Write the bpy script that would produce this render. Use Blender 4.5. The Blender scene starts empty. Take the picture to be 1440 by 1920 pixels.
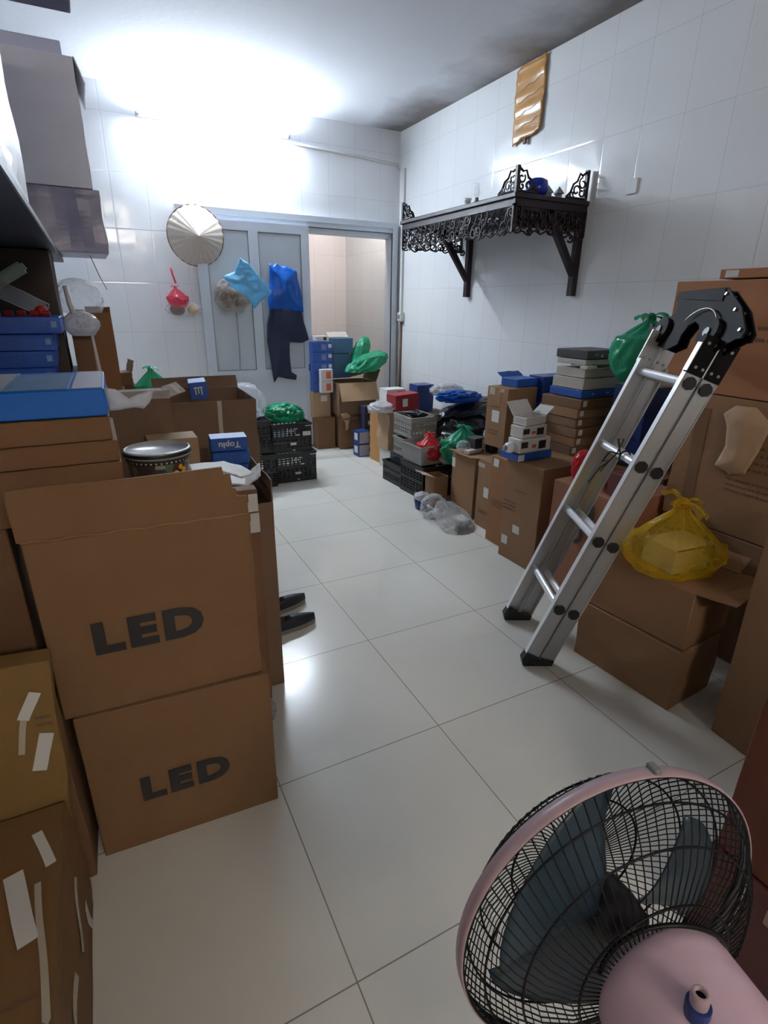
import bpy, bmesh, math, random
from mathutils import Vector, Matrix, noise, geometry
PI = math.pi
C = bpy.context.scene.collection
scn = bpy.context.scene

# ------------------------------------------------------------------ camera
cam_d = bpy.data.cameras.new('camera')
cam = bpy.data.objects.new('camera', cam_d); C.objects.link(cam)
cam_d.sensor_fit = 'VERTICAL'; cam_d.sensor_height = 36.0; cam_d.lens = 1007.05 / 1920 * 36
cam_d.clip_start = 0.02; cam_d.clip_end = 100
CP = Vector((-0.909, -1.294, 1.4433))
_a, _b, _g = 0.477728, 0.367415, -0.015033
_f = Vector((math.sin(_a)*math.cos(_b), math.cos(_a)*math.cos(_b), -math.sin(_b)))
_r = Vector((math.cos(_a), -math.sin(_a), 0)); _d = _f.cross(_r)
_r2 = math.cos(_g)*_r + math.sin(_g)*_d; _d2 = -math.sin(_g)*_r + math.cos(_g)*_d
M4 = Matrix(((_r2.x, -_d2.x, -_f.x, CP.x), (_r2.y, -_d2.y, -_f.y, CP.y), (_r2.z, -_d2.z, -_f.z, CP.z), (0, 0, 0, 1)))
cam.matrix_world = M4
scn.camera = cam

# ------------------------------------------------------------------ light, exposure
w = bpy.data.worlds.new('world'); scn.world = w; w.use_nodes = True
w.node_tree.nodes['Background'].inputs[0].default_value = (0.6, 0.7, 0.9, 1)
w.node_tree.nodes['Background'].inputs[1].default_value = 0.02
scn.view_settings.view_transform = 'Standard'; scn.view_settings.look = 'None'
scn.view_settings.gamma = 1.0; scn.view_settings.use_curve_mapping = False
scn.view_settings.exposure = 0.6
TUBE = 330.0        # emission of the main tube high on the back wall
TUBE_REAR = 150.0
TUBE_NEXT = 62.0

# ------------------------------------------------------------------ materials
def lin(c):
    return tuple((x/12.92 if x <= .04045 else ((x+.055)/1.055)**2.4) for x in [v/255 for v in c])
MATS = {}
def mat(name, col, rough=.6, metal=0., var=.0, scale=8., bump=0., bscale=60., spec=.5, coat=0., alpha=1., sss=0.):
    if name in MATS: return MATS[name]
    m = bpy.data.materials.new(name); m.use_nodes = True; nt = m.node_tree; n = nt.nodes; l = nt.links
    b = n['Principled BSDF']; c = lin(col) + (1,)
    b.inputs['Base Color'].default_value = c; b.inputs['Roughness'].default_value = rough
    b.inputs['Metallic'].default_value = metal; b.inputs['Specular IOR Level'].default_value = spec
    b.inputs['Coat Weight'].default_value = coat
    tc = n.new('ShaderNodeTexCoord')
    ns = n.new('ShaderNodeTexNoise'); ns.inputs['Scale'].default_value = scale; ns.inputs['Detail'].default_value = 6
    l.new(tc.outputs['Object'], ns.inputs['Vector'])
    if var > 0:
        mx = n.new('ShaderNodeMix'); mx.data_type = 'RGBA'
        mx.inputs[6].default_value = tuple(max(0, x*(1-var)) for x in c[:3]) + (1,)
        mx.inputs[7].default_value = tuple(min(1, x*(1+var)) for x in c[:3]) + (1,)
        l.new(ns.outputs['Fac'], mx.inputs[0]); l.new(mx.outputs[2], b.inputs['Base Color'])
    if bump > 0:
        n2 = n.new('ShaderNodeTexNoise'); n2.inputs['Scale'].default_value = bscale; n2.inputs['Detail'].default_value = 4
        l.new(tc.outputs['Object'], n2.inputs['Vector'])
        bp = n.new('ShaderNodeBump'); bp.inputs['Strength'].default_value = bump; bp.inputs['Distance'].default_value = .004
        l.new(n2.outputs['Fac'], bp.inputs['Height']); l.new(bp.outputs['Normal'], b.inputs['Normal'])
    MATS[name] = m
    return m
def card(name, col, var=.12):
    """corrugated cardboard: fibre mottling, faint flute lines, scuffs"""
    if name in MATS: return MATS[name]
    m = mat(name, col, .72, var=var, scale=5, spec=.25)
    nt = m.node_tree; n = nt.nodes; l = nt.links; b = n['Principled BSDF']
    tc = n.new('ShaderNodeTexCoord')
    wv = n.new('ShaderNodeTexWave'); wv.bands_direction = 'X'; wv.inputs['Scale'].default_value = 60
    wv.inputs['Distortion'].default_value = .6
    l.new(tc.outputs['Object'], wv.inputs['Vector'])
    n2 = n.new('ShaderNodeTexNoise'); n2.inputs['Scale'].default_value = 14; n2.inputs['Detail'].default_value = 8
    l.new(tc.outputs['Object'], n2.inputs['Vector'])
    ad = n.new('ShaderNodeMath'); ad.operation = 'MULTIPLY_ADD'; ad.inputs[1].default_value = .12
    l.new(wv.outputs['Fac'], ad.inputs[0]); l.new(n2.outputs['Fac'], ad.inputs[2])
    bp = n.new('ShaderNodeBump'); bp.inputs['Strength'].default_value = .28; bp.inputs['Distance'].default_value = .006
    l.new(ad.outputs[0], bp.inputs['Height']); l.new(bp.outputs['Normal'], b.inputs['Normal'])
    return m
def film(name, col, opac=.6, rough=.22, bump=.6, bscale=22., t0=.35):
    """thin crinkled plastic film"""
    if name in MATS: return MATS[name]
    m = bpy.data.materials.new(name); m.use_nodes = True; nt = m.node_tree; n = nt.nodes; l = nt.links
    b = n['Principled BSDF']; c = lin(col) + (1,)
    b.inputs['Base Color'].default_value = c; b.inputs['Roughness'].default_value = rough
    tr = n.new('ShaderNodeBsdfTransparent'); tr.inputs[0].default_value = tuple(t0 + (1-t0)*x for x in c[:3]) + (1,)
    tl = n.new('ShaderNodeBsdfTranslucent'); tl.inputs[0].default_value = c
    mx0 = n.new('ShaderNodeMixShader'); mx0.inputs[0].default_value = .35
    l.new(b.outputs[0], mx0.inputs[1]); l.new(tl.outputs[0], mx0.inputs[2])
    tc = n.new('ShaderNodeTexCoord'); ns = n.new('ShaderNodeTexNoise'); ns.inputs['Scale'].default_value = bscale
    ns.inputs['Detail'].default_value = 5; ns.inputs['Distortion'].default_value = .8
    l.new(tc.outputs['Object'], ns.inputs['Vector'])
    bp = n.new('ShaderNodeBump'); bp.inputs['Strength'].default_value = bump; bp.inputs['Distance'].default_value = .01
    l.new(ns.outputs['Fac'], bp.inputs['Height'])
    l.new(bp.outputs['Normal'], b.inputs['Normal']); l.new(bp.outputs['Normal'], tl.inputs['Normal'])
    lw = n.new('ShaderNodeLayerWeight'); lw.inputs[0].default_value = .35
    l.new(bp.outputs['Normal'], lw.inputs['Normal'])
    mr = n.new('ShaderNodeMapRange'); mr.inputs[3].default_value = opac; mr.inputs[4].default_value = min(1, opac + .4)
    l.new(lw.outputs['Facing'], mr.inputs[0])
    mx = n.new('ShaderNodeMixShader'); l.new(mr.outputs[0], mx.inputs[0])
    l.new(tr.outputs[0], mx.inputs[1]); l.new(mx0.outputs[0], mx.inputs[2])
    l.new(mx.outputs[0], n['Material Output'].inputs[0])
    MATS[name] = m
    return m
def emis(name, col, s):
    m = bpy.data.materials.new(name); m.use_nodes = True; b = m.node_tree.nodes['Principled BSDF']
    b.inputs['Emission Color'].default_value = tuple(col) + (1,); b.inputs['Emission Strength'].default_value = s
    return m
def tile_mat(name, ax_u, ax_v, pu, pv, ou, ov, col, grout, gw, rough, wob=.006, var=.03, grimes=False, gsoft=0.):
    """glazed tile: grid in world position along two axes"""
    m = bpy.data.materials.new(name); m.use_nodes = True; nt = m.node_tree; n = nt.nodes; l = nt.links
    b = n['Principled BSDF']; geo = n.new('ShaderNodeNewGeometry'); sp = n.new('ShaderNodeSeparateXYZ')
    l.new(geo.outputs['Position'], sp.inputs[0])
    def math_(op, a, bb=None, cc=None):
        q = n.new('ShaderNodeMath'); q.operation = op
        for i, v in enumerate((a, bb, cc)):
            if v is None: continue
            if isinstance(v, (int, float)): q.inputs[i].default_value = v
            else: l.new(v, q.inputs[i])
        return q.outputs[0]
    ds = []; cells = []
    for ax, p_, o in ((ax_u, pu, ou), (ax_v, pv, ov)):
        u = math_('DIVIDE', math_('SUBTRACT', sp.outputs[ax], o), p_)
        fr = math_('FRACT', u); cells.append(math_('FLOOR', u))
        d = math_('MULTIPLY', math_('MINIMUM', fr, math_('SUBTRACT', 1.0, fr)), p_)
        ds.append(d)
    dmin = math_('MINIMUM', ds[0], ds[1])
    ln = n.new('ShaderNodeMapRange'); l.new(dmin, ln.inputs[0]); ln.inputs[1].default_value = gw*.5; ln.inputs[2].default_value = gw*.5 + .0012 + gsoft
    cmb = n.new('ShaderNodeCombineXYZ'); l.new(cells[0], cmb.inputs[0]); l.new(cells[1], cmb.inputs[1])
    wn = n.new('ShaderNodeTexWhiteNoise'); wn.noise_dimensions = '3D'; l.new(cmb.outputs[0], wn.inputs[0])
    c = lin(col)
    mxt = n.new('ShaderNodeMix'); mxt.data_type = 'RGBA'
    mxt.inputs[6].default_value = tuple(x*(1-var) for x in c) + (1,); mxt.inputs[7].default_value = tuple(min(1, x*(1+var)) for x in c) + (1,)
    l.new(wn.outputs['Value'], mxt.inputs[0])
    last = mxt.outputs[2]
    if grimes:
        ng = n.new('ShaderNodeTexNoise'); ng.inputs['Scale'].default_value = 1.7; ng.inputs['Detail'].default_value = 7
        l.new(geo.outputs['Position'], ng.inputs['Vector'])
        rp = n.new('ShaderNodeMapRange'); rp.inputs[1].default_value = .42; rp.inputs[2].default_value = .75; rp.inputs[4].default_value = .16
        l.new(ng.outputs['Fac'], rp.inputs[0])
        mg = n.new('ShaderNodeMix'); mg.data_type = 'RGBA'; mg.inputs[7].default_value = lin((150, 145, 132)) + (1,)
        l.new(rp.outputs[0], mg.inputs[0]); l.new(last, mg.inputs[6]); last = mg.outputs[2]
        vo = n.new('ShaderNodeTexVoronoi'); vo.inputs['Scale'].default_value = 2.6; l.new(geo.outputs['Position'], vo.inputs['Vector'])
        lt = math_('LESS_THAN', vo.outputs['Distance'], .011)
        ms = n.new('ShaderNodeMix'); ms.data_type = 'RGBA'; ms.inputs[7].default_value = lin((112, 108, 100)) + (1,)
        l.new(lt, ms.inputs[0]); l.new(last, ms.inputs[6]); last = ms.outputs[2]
    mx = n.new('ShaderNodeMix'); mx.data_type = 'RGBA'; mx.inputs[6].default_value = lin(grout) + (1,)
    l.new(last, mx.inputs[7]); l.new(ln.outputs[0], mx.inputs[0]); l.new(mx.outputs[2], b.inputs['Base Color'])
    b.inputs['Roughness'].default_value = rough
    # each tile sits at a slightly different angle, edges are pillowed
    wn2 = n.new('ShaderNodeTexNoise'); wn2.inputs['Scale'].default_value = 2.2; wn2.inputs['Detail'].default_value = 2
    l.new(geo.outputs['Position'], wn2.inputs['Vector'])
    ed = n.new('ShaderNodeMapRange'); l.new(dmin, ed.inputs[0]); ed.inputs[1].default_value = 0; ed.inputs[2].default_value = .008
    hh = math_('MULTIPLY_ADD', ed.outputs[0], .04, math_('MULTIPLY', wn2.outputs['Fac'], 1.0))
    bp = n.new('ShaderNodeBump'); bp.inputs['Strength'].default_value = 1.0; bp.inputs['Distance'].default_value = wob
    l.new(hh, bp.inputs['Height']); l.new(bp.outputs['Normal'], b.inputs['Normal'])
    return m

m_floor = tile_mat('floor_tile', 0, 1, .6, .6, 0, 0, (220, 218, 210), (138, 133, 122), .0022, .2, .004, .02, True)
m_wallR = tile_mat('wall_tile_side', 1, 2, .2725, .411, .76, 2.42, (222, 224, 226), (190, 194, 200), .0012, .12, .012, .015)
m_wallB = tile_mat('wall_tile_back', 0, 2, .2725, .411, -.614, 2.42, (222, 224, 228), (188, 193, 201), .0012, .12, .012, .015)
m_wallN = tile_mat('wall_tile_next_room', 0, 2, .2725, .411, 0, 2.42, (226, 219, 217), (200, 193, 192), .0012, .13, .012, .015)
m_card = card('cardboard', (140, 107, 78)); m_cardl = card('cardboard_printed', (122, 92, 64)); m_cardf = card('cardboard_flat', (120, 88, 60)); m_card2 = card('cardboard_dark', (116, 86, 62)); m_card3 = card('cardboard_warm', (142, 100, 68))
m_card4 = card('cardboard_pale', (168, 140, 110)); m_cardr = card('cardboard_redbrown', (96, 52, 40)); m_cardg = card('cardboard_greyed', (118, 94, 74))
m_kraft = mat('kraft_paper', (172, 142, 112), .8, var=.1, bump=.3, bscale=30)
m_tape = mat('packing_tape', (150, 118, 84), .22, var=.08, spec=.6, bump=.3)
m_tapew = mat('clear_tape', (178, 168, 152), .2, spec=.7, bump=.4)
m_label = mat('paper_label', (205, 204, 200), .7, var=.03)
m_print = mat('print_black', (38, 36, 38), .6)
m_printb = mat('print_brown', (104, 76, 56), .7)
m_white = mat('white_paperboard', (205, 203, 200), .6, var=.03, bump=.2)
m_blue = mat('blue_paperboard', (26, 78, 160), .5, var=.1, scale=12, bump=.2)
m_blue2 = mat('blue_paperboard_deep', (22, 50, 112), .4, var=.15, scale=12, bump=.2)
m_blue3 = mat('light_blue_paperboard', (110, 160, 205), .4, var=.15)
m_teal = mat('steel_blue_paperboard', (62, 96, 128), .5, var=.1)
m_red = mat('red_paperboard', (130, 26, 34), .45, var=.1)
m_orange = mat('orange_print', (200, 96, 60), .5)
m_black = mat('black_plastic', (26, 26, 28), .38, var=.1)
m_crate = mat('black_crate_plastic', (28, 30, 34), .42, var=.15)
m_crateg = mat('grey_crate_plastic', (140, 138, 132), .5, var=.08)
m_grey = mat('grey_plastic', (120, 122, 124), .4)
m_navy = mat('navy_cloth', (26, 34, 58), .9, bump=.5, bscale=120)
m_darkbag = mat('black_sack', (26, 28, 34), .35, bump=.5, bscale=25)
m_alu = mat('aluminium', (196, 197, 198), .32, .85, var=.04)
m_alu_lit = mat('aluminium_lit', (236, 238, 242), .3, .35)  # whiter copy of the aluminium, lamp reflection put into its colour
m_steel = mat('black_steel', (15, 15, 17), .6, 0, bump=.15, spec=.12)
m_bolt = mat('zinc_bolt', (170, 165, 158), .3, .9)
m_wood = mat('dark_lacquered_wood', (30, 18, 26), .42, var=.25, scale=10, bump=.15, spec=.35)
m_pink = mat('pink_plastic', (232, 200, 216), .35, var=.03)
m_ring = mat('pale_pink_band', (180, 154, 160), .4)
m_blade = mat('blue_grey_blade', (44, 64, 76), .35)
m_wire = mat('black_wire', (12, 12, 15), .45, spec=.25)
m_door = mat('white_aluminium_door', (196, 204, 214), .4, .0, var=.02)
m_frost = mat('frosted_glass', (186, 194, 202), .3, var=.03, bump=.15, bscale=120)
m_hat = mat('palm_leaf', (188, 176, 166), .55, var=.1, scale=30)
m_paper = mat('gilt_paper', (186, 140, 84), .3, var=.35, scale=7, bump=.6, bscale=14)
m_ceram = mat('white_ceramic', (215, 218, 222), .15)
m_glassy = film('clear_film', (226, 229, 234), .16, .12, .8, 18, .93)
m_whitefilm = film('white_film', (222, 222, 226), .7, .25, .8, 16)
m_green = film('green_film', (52, 170, 128), .72, .2, .7, 16)
m_greendark = film('deep_green_film', (40, 170, 124), .6, .2, .8, 24)
m_yellow = film('yellow_film', (244, 210, 48), .24, .16, .8, 14, .6)
m_bluefilm = film('blue_film', (24, 98, 190), .85, .2, .8, 14)
m_skyfilm = film('sky_blue_film', (128, 192, 222), .7, .18, .8, 14)
m_redfilm = film('red_film', (214, 54, 62), .65, .2, .8, 16)
m_pinkfilm = film('pink_film', (226, 84, 106), .6, .2, .8, 16)
m_greyfilm = film('smoky_film', (200, 192, 184), .3, .2, .8, 20)
m_ltaped = film('yellowed_wrap', (172, 128, 62), .55, .16, .9, 9)
m_foam = mat('pale_wrapped_carton', (198, 194, 200), .45, var=.05, bump=.5, bscale=6)
m_rack = mat('rack_steel', (70, 72, 82), .45, .4)

# ------------------------------------------------------------------ helpers
def link(name, bm, m, parent=None, loc=None, rot=None, smooth=False, label=None):
    me = bpy.data.meshes.new(name); bm.normal_update(); bm.to_mesh(me); bm.free()
    for mm in (m if isinstance(m, (list, tuple)) else [m]): me.materials.append(mm)
    if smooth:
        for p in me.polygons: p.use_smooth = True
    o = bpy.data.objects.new(name, me); C.objects.link(o)
    if parent: o.parent = parent
    if loc is not None: o.location = loc
    if rot is not None: o.rotation_euler = rot
    if label: o['label'] = label
    return o
def tag(o, label, cat, group=None, kind=None):
    o['label'] = label; o['category'] = cat
    if group: o['group'] = group
    if kind: o['kind'] = kind
    return o
def thing(name, label, cat, loc=(0, 0, 0), rz=0., group=None, rot=None):
    o = bpy.data.objects.new(name, None); C.objects.link(o)
    o.empty_display_size = .05
    o.location = loc; o.rotation_euler = rot if rot else (0, 0, rz)
    return tag(o, label, cat, group)
def struct(name, bm, m, label, parent=None, smooth=False):
    o = link(name, bm, m, parent, smooth=smooth)
    if not parent: o['kind'] = 'structure'; o['label'] = label; o['category'] = name.split('_')[0]
    return o
def bx(bm, x0, x1, y0, y1, z0, z1, M=None):
    vs = [Vector((x, y, z)) for z in (z0, z1) for (x, y) in ((x0, y0), (x1, y0), (x1, y1), (x0, y1))]
    if M: vs = [M @ v for v in vs]
    v = [bm.verts.new(p) for p in vs]
    for f in ((3, 2, 1, 0), (4, 5, 6, 7), (0, 1, 5, 4), (1, 2, 6, 5), (2, 3, 7, 6), (3, 0, 4, 7)):
        bm.faces.new([v[i] for i in f])
def box(x0, x1, y0, y1, z0, z1, bev=.0, seg=1):
    bm = bmesh.new(); bx(bm, x0, x1, y0, y1, z0, z1)
    if bev: bmesh.ops.bevel(bm, geom=bm.edges[:], offset=bev, segments=seg, affect='EDGES')
    return bm
def tube(bm, pts, r, n=8, closed=False, cap=True, flat=1.0):
    pts = [Vector(p) for p in pts]; N = len(pts); rings = []
    up = None
    for i, p in enumerate(pts):
        if closed: t = pts[(i+1) % N] - pts[i-1]
        else: t = pts[min(i+1, N-1)] - pts[max(i-1, 0)]
        if t.length < 1e-9: t = Vector((0, 0, 1))
        t.normalize()
        if up is None:
            up = Vector((0, 0, 1)) if abs(t.z) < .9 else Vector((1, 0, 0))
        s = t.cross(up)
        if s.length < 1e-5: s = t.orthogonal()
        s.normalize(); up = s.cross(t).normalized()
        rr = r[i] if isinstance(r, (list, tuple)) else r
        rings.append([bm.verts.new(p + (s*math.cos(a)*flat + up*math.sin(a))*rr) for a in [2*PI*k/n for k in range(n)]])
    for i in range(N if closed else N-1):
        A = rings[i]; B = rings[(i+1) % N]
        for k in range(n): bm.faces.new((A[k], A[(k+1) % n], B[(k+1) % n], B[k]))
    if cap and not closed:
        bm.faces.new(rings[0][::-1]); bm.faces.new(rings[-1])
def cyl(bm, p0, p1, r0, r1=None, n=20):
    r1 = r0 if r1 is None else r1
    tube(bm, [p0, p1], [r0, r1], n)
def lathe(bm, prof, n=40, M=None, cap=False):
    rings = []
    for (r, z) in prof:
        rings.append([bm.verts.new((M @ Vector((r*math.cos(a), r*math.sin(a), z))) if M else Vector((r*math.cos(a), r*math.sin(a), z))) for a in [2*PI*k/n for k in range(n)]])
    for A, B in zip(rings, rings[1:]):
        for k in range(n): bm.faces.new((A[k], A[(k+1) % n], B[(k+1) % n], B[k]))
    if cap:
        bm.faces.new(rings[0][::-1]); bm.faces.new(rings[-1])
def prism(bm, poly, d0, d1, M):
    """polygon in local XZ extruded along local Y from d0 to d1"""
    a = [bm.verts.new(M @ Vector((x, d0, z))) for x, z in poly]; b = [bm.verts.new(M @ Vector((x, d1, z))) for x, z in poly]
    bm.faces.new(a); bm.faces.new(b[::-1]); n = len(poly)
    for i in range(n): bm.faces.new((a[(i+1) % n], a[i], b[i], b[(i+1) % n]))
def text(s, size, m, parent, loc, rot, sx=1., bold=0., name='printed_text', ext=.0006, align='CENTER', label=None):
    cu = bpy.data.curves.new(name, 'FONT'); cu.body = s; cu.size = size; cu.extrude = ext; cu.offset = bold
    cu.align_x = align; cu.space_character = 1.22 if s == 'LED' else 1.0; cu.align_y = 'CENTER'; cu.resolution_u = 3
    t = bpy.data.objects.new(name, cu)
    me = bpy.data.meshes.new_from_object(t); bpy.data.objects.remove(t)
    me.materials.clear(); me.materials.append(m)
    for v in me.vertices: v.co.x *= sx
    o = bpy.data.objects.new(name, me); C.objects.link(o); o.parent = parent; o.location = loc; o.rotation_euler = rot
    if label: o['label'] = label
    return o
FACE = {'F': (PI/2, 0, 0), 'L': (PI/2, 0, -PI/2), 'R': (PI/2, 0, PI/2), 'T': (0, 0, 0)}
def fpos(face, u, v, W, D, H, off):
    """point on a face of a W x D x H carton; u, v run 0..1 across and up as seen"""
    if face == 'F': return (u*W, -off, v*H)
    if face == 'L': return (-off, (1-u)*D, v*H)
    if face == 'R': return (W+off, u*D, v*H)
    if face == 'T': return (u*W, v*D, H+off)
def frect(bm, face, u, v, su, sv, W, D, H, t=.0012, rot=0.):
    """thin rectangle centred at u,v on a face, su x sv metres"""
    c = Vector(fpos(face, u, v, W, D, H, t*.5))
    from mathutils import Euler
    M = Matrix.Translation(c) @ Euler(FACE[face]).to_matrix().to_4x4() @ Matrix.Rotation(rot, 4, 'Z')
    bx(bm, -su/2, su/2, -sv/2, sv/2, -t*.5, t*.5, M)
def disp(p, seed, crump, H):
    n = noise.noise_vector(Vector((p.x*7+seed*3.1, p.y*7+seed, p.z*7)))
    ed = min(1., 4*min(p.z, H-p.z)/H + .35)
    return Vector((n.x, n.y, n.z*.35 if p.z > .01 else 0))*crump*ed
def body_bm(W, D, H, seed, crump=.003, open_top=False, cuts=5):
    bm = bmesh.new(); t = .006
    if crump > .007: cuts = 11
    if open_top:
        o = [(0, 0), (W, 0), (W, D), (0, D)]; i = [(t, t), (W-t, t), (W-t, D-t), (t, D-t)]
        rows = [[bm.verts.new((x, y, z)) for x, y in p] for p, z in ((o, 0), (o, H), (i, H), (i, t))]
        bm.faces.new(rows[0][::-1]); bm.faces.new(rows[3])
        for A, B in zip(rows, rows[1:]):
            for k in range(4): bm.faces.new((A[k], A[(k+1) % 4], B[(k+1) % 4], B[k]))
    else:
        bx(bm, 0, W, 0, D, 0, H)
    bmesh.ops.subdivide_edges(bm, edges=[e for e in bm.edges if e.calc_length() > .03], cuts=cuts, use_grid_fill=True)
    for v in bm.verts:
        v.co = v.co + disp(v.co, seed, crump, H)
        if v.co.z < 0: v.co.z = 0
    bmesh.ops.bevel(bm, geom=[e for e in bm.edges if len(e.link_faces) == 2 and e.calc_face_angle(0) > 1.2], offset=.0025, segments=1, affect='EDGES')
    return bm
def patch(bm, face, u, v, su, sv, W, D, H, seed, crump, rot=0., t=.0009, shape=None):
    """paper stuck on a face: follows the face's dents, keeps its own thickness"""
    from mathutils import Euler
    R3 = Euler(FACE[face]).to_matrix(); nrm = R3 @ Vector((0, 0, 1)); c = Vector(fpos(face, u, v, W, D, H, 0)); Q = R3 @ Matrix.Rotation(rot, 3, 'Z')
    nx, ny = max(1, min(10, int(su/.015))), max(1, min(10, int(sv/.015))); off = .0006 + crump*.10; L = []
    for h in (off, off+t):
        g = []
        for j in range(ny+1):
            row = []
            for i in range(nx+1):
                p = c + Q @ Vector(((i/nx-.5)*su, (j/ny-.5)*sv, 0)); q = Vector((max(0, min(W, p.x)), max(0, min(D, p.y)), max(0, min(H, p.z))))
                row.append(bm.verts.new(q + disp(q, seed, crump, H) + nrm*h))
            g.append(row)
        L.append(g)
    for j in range(ny):
        for i in range(nx):
            bm.faces.new((L[1][j][i], L[1][j][i+1], L[1][j+1][i+1], L[1][j+1][i])); bm.faces.new((L[0][j+1][i], L[0][j+1][i+1], L[0][j][i+1], L[0][j][i]))
    per = [(0, i) for i in range(nx)] + [(j, nx) for j in range(ny)] + [(ny, i) for i in range(nx, 0, -1)] + [(j, 0) for j in range(ny, 0, -1)]
    for k in range(len(per)):
        a = per[k]; b = per[(k+1) % len(per)]
        bm.faces.new((L[0][a[0]][a[1]], L[0][b[0]][b[1]], L[1][b[0]][b[1]], L[1][a[0]][a[1]]))
SEED = [0]
def carton(label, x, y, z, yaw, W, D, H, m=None, cat='box', name='carton', group=None, tape=None, tapem=None, stickers=(), flaps=(), text_=None,
           crump=.003, open_top=False, seam=(), rot=None, lines=()):
    """a box thing: body plus tape, labels, flaps as the caller asks. flaps: (side, length, angle from outward-flat up)"""
    SEED[0] += 1; m = m or m_card
    t = thing(name, label, cat, (x, y, z), yaw, group, rot)
    link('body', body_bm(W, D, H, SEED[0], crump, open_top), m, t)
    def P(bm, f, u, v, su, sv, rot=0.): patch(bm, f, u, v, su, sv, W, D, H, SEED[0], crump, rot)
    if tape:
        bm = bmesh.new()
        if tape[0] == 'T': P(bm, 'T', .5, .5, W if tape == 'Tx' else .05, .05 if tape == 'Tx' else D)
        if 'F' in tape: P(bm, 'F', .5, 1-.05/H, .05, .10)
        if 'L' in tape: P(bm, 'L', .5, 1-.05/H, .05, .10)
        link('tape', bm, tapem or m_tape, t)
    for st in stickers:
        f, u, v, su, sv = st[:5]; mm = st[5] if len(st) > 5 else m_label; ro = st[6] if len(st) > 6 else 0.
        nm = st[7] if len(st) > 7 else 'sticker'
        bm = bmesh.new(); P(bm, f, u, v, su, sv, ro); link(nm, bm, mm, t)
    for ln in lines:   # rows of small unreadable print
        f, u, v, su, sv, rows = ln
        bm = bmesh.new(); rnd = random.Random(SEED[0])
        for k in range(rows):
            vv = v + (k-(rows-1)/2)*sv*1.9/H
            a = -.5
            while a < .5:
                lw = rnd.uniform(.03, .09)
                P(bm, f, u + (a+lw/2)*su/(W if f in 'FT' else D), vv, lw*su*.8, sv*rnd.uniform(.5, .8))
                a += lw + .02
        link('printed_marks', bm, m_printb, t)
    for fl in flaps:
        side, L, ang = fl[:3]; fm = fl[3] if len(fl) > 3 else m; sh = fl[4] if len(fl) > 4 else .0
        bm = bmesh.new(); wd = W if side in 'FB' else D
        vs = []
        nu, nv = 8, 4
        for th in (0, .005):
            grid = []
            for j in range(nv+1):
                row = []
                for i in range(nu+1):
                    a = i/nu; b = j/nv; px = (a - .5)*wd*(1 - sh*b) ; py = b*L
                    pz = th + .006*noise.noise(Vector((a*3+SEED[0], b*3, 7)))*b
                    row.append(bm.verts.new((px, py, pz)))
                grid.append(row)
            vs.append(grid)
        for g, rev in ((vs[0], True), (vs[1], False)):
            for j in range(nv):
                for i in range(nu):
                    q = (g[j][i], g[j][i+1], g[j+1][i+1], g[j+1][i]); bm.faces.new(q[::-1] if rev else q)
        per = [(0, i) for i in range(nu)] + [(j, nu) for j in range(nv)] + [(nv, i) for i in range(nu, 0, -1)] + [(j, 0) for j in range(nv, 0, -1)]
        for k in range(len(per)):
            a = per[k]; b = per[(k+1) % len(per)]
            bm.faces.new((vs[0][a[0]][a[1]], vs[0][b[0]][b[1]], vs[1][b[0]][b[1]], vs[1][a[0]][a[1]]))
        bmesh.ops.transform(bm, matrix=Matrix.Rotation(ang, 4, 'X'), verts=bm.verts)
        rz = {'B': 0, 'L': PI/2, 'F': PI, 'R': -PI/2}[side]
        pos = {'B': (W/2, D, H), 'F': (W/2, 0, H), 'L': (0, D/2, H), 'R': (W, D/2, H)}[side]
        bmesh.ops.recalc_face_normals(bm, faces=bm.faces[:])
        link('flap', bm, fm, t, loc=pos, rot=(0, 0, rz))
    if text_:
        for (s, f, u, v, size, mm, sx, bold, ro) in text_:
            from mathutils import Euler
            e = (Euler(FACE[f]).to_matrix() @ Matrix.Rotation(ro, 3, 'Z')).to_euler()
            text(s, size, mm, t, fpos(f, u, v, W, D, H, .0008+crump), e, sx, bold)
    return t
def wrinkle(p, s, seed):
    q = p*s + Vector((seed*1.7, seed*.3, seed))
    return 1 - 2*abs(noise.noise(q)) - .5*abs(noise.noise(q*2.3)) + .3*noise.noise(q*5.1)
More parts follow.
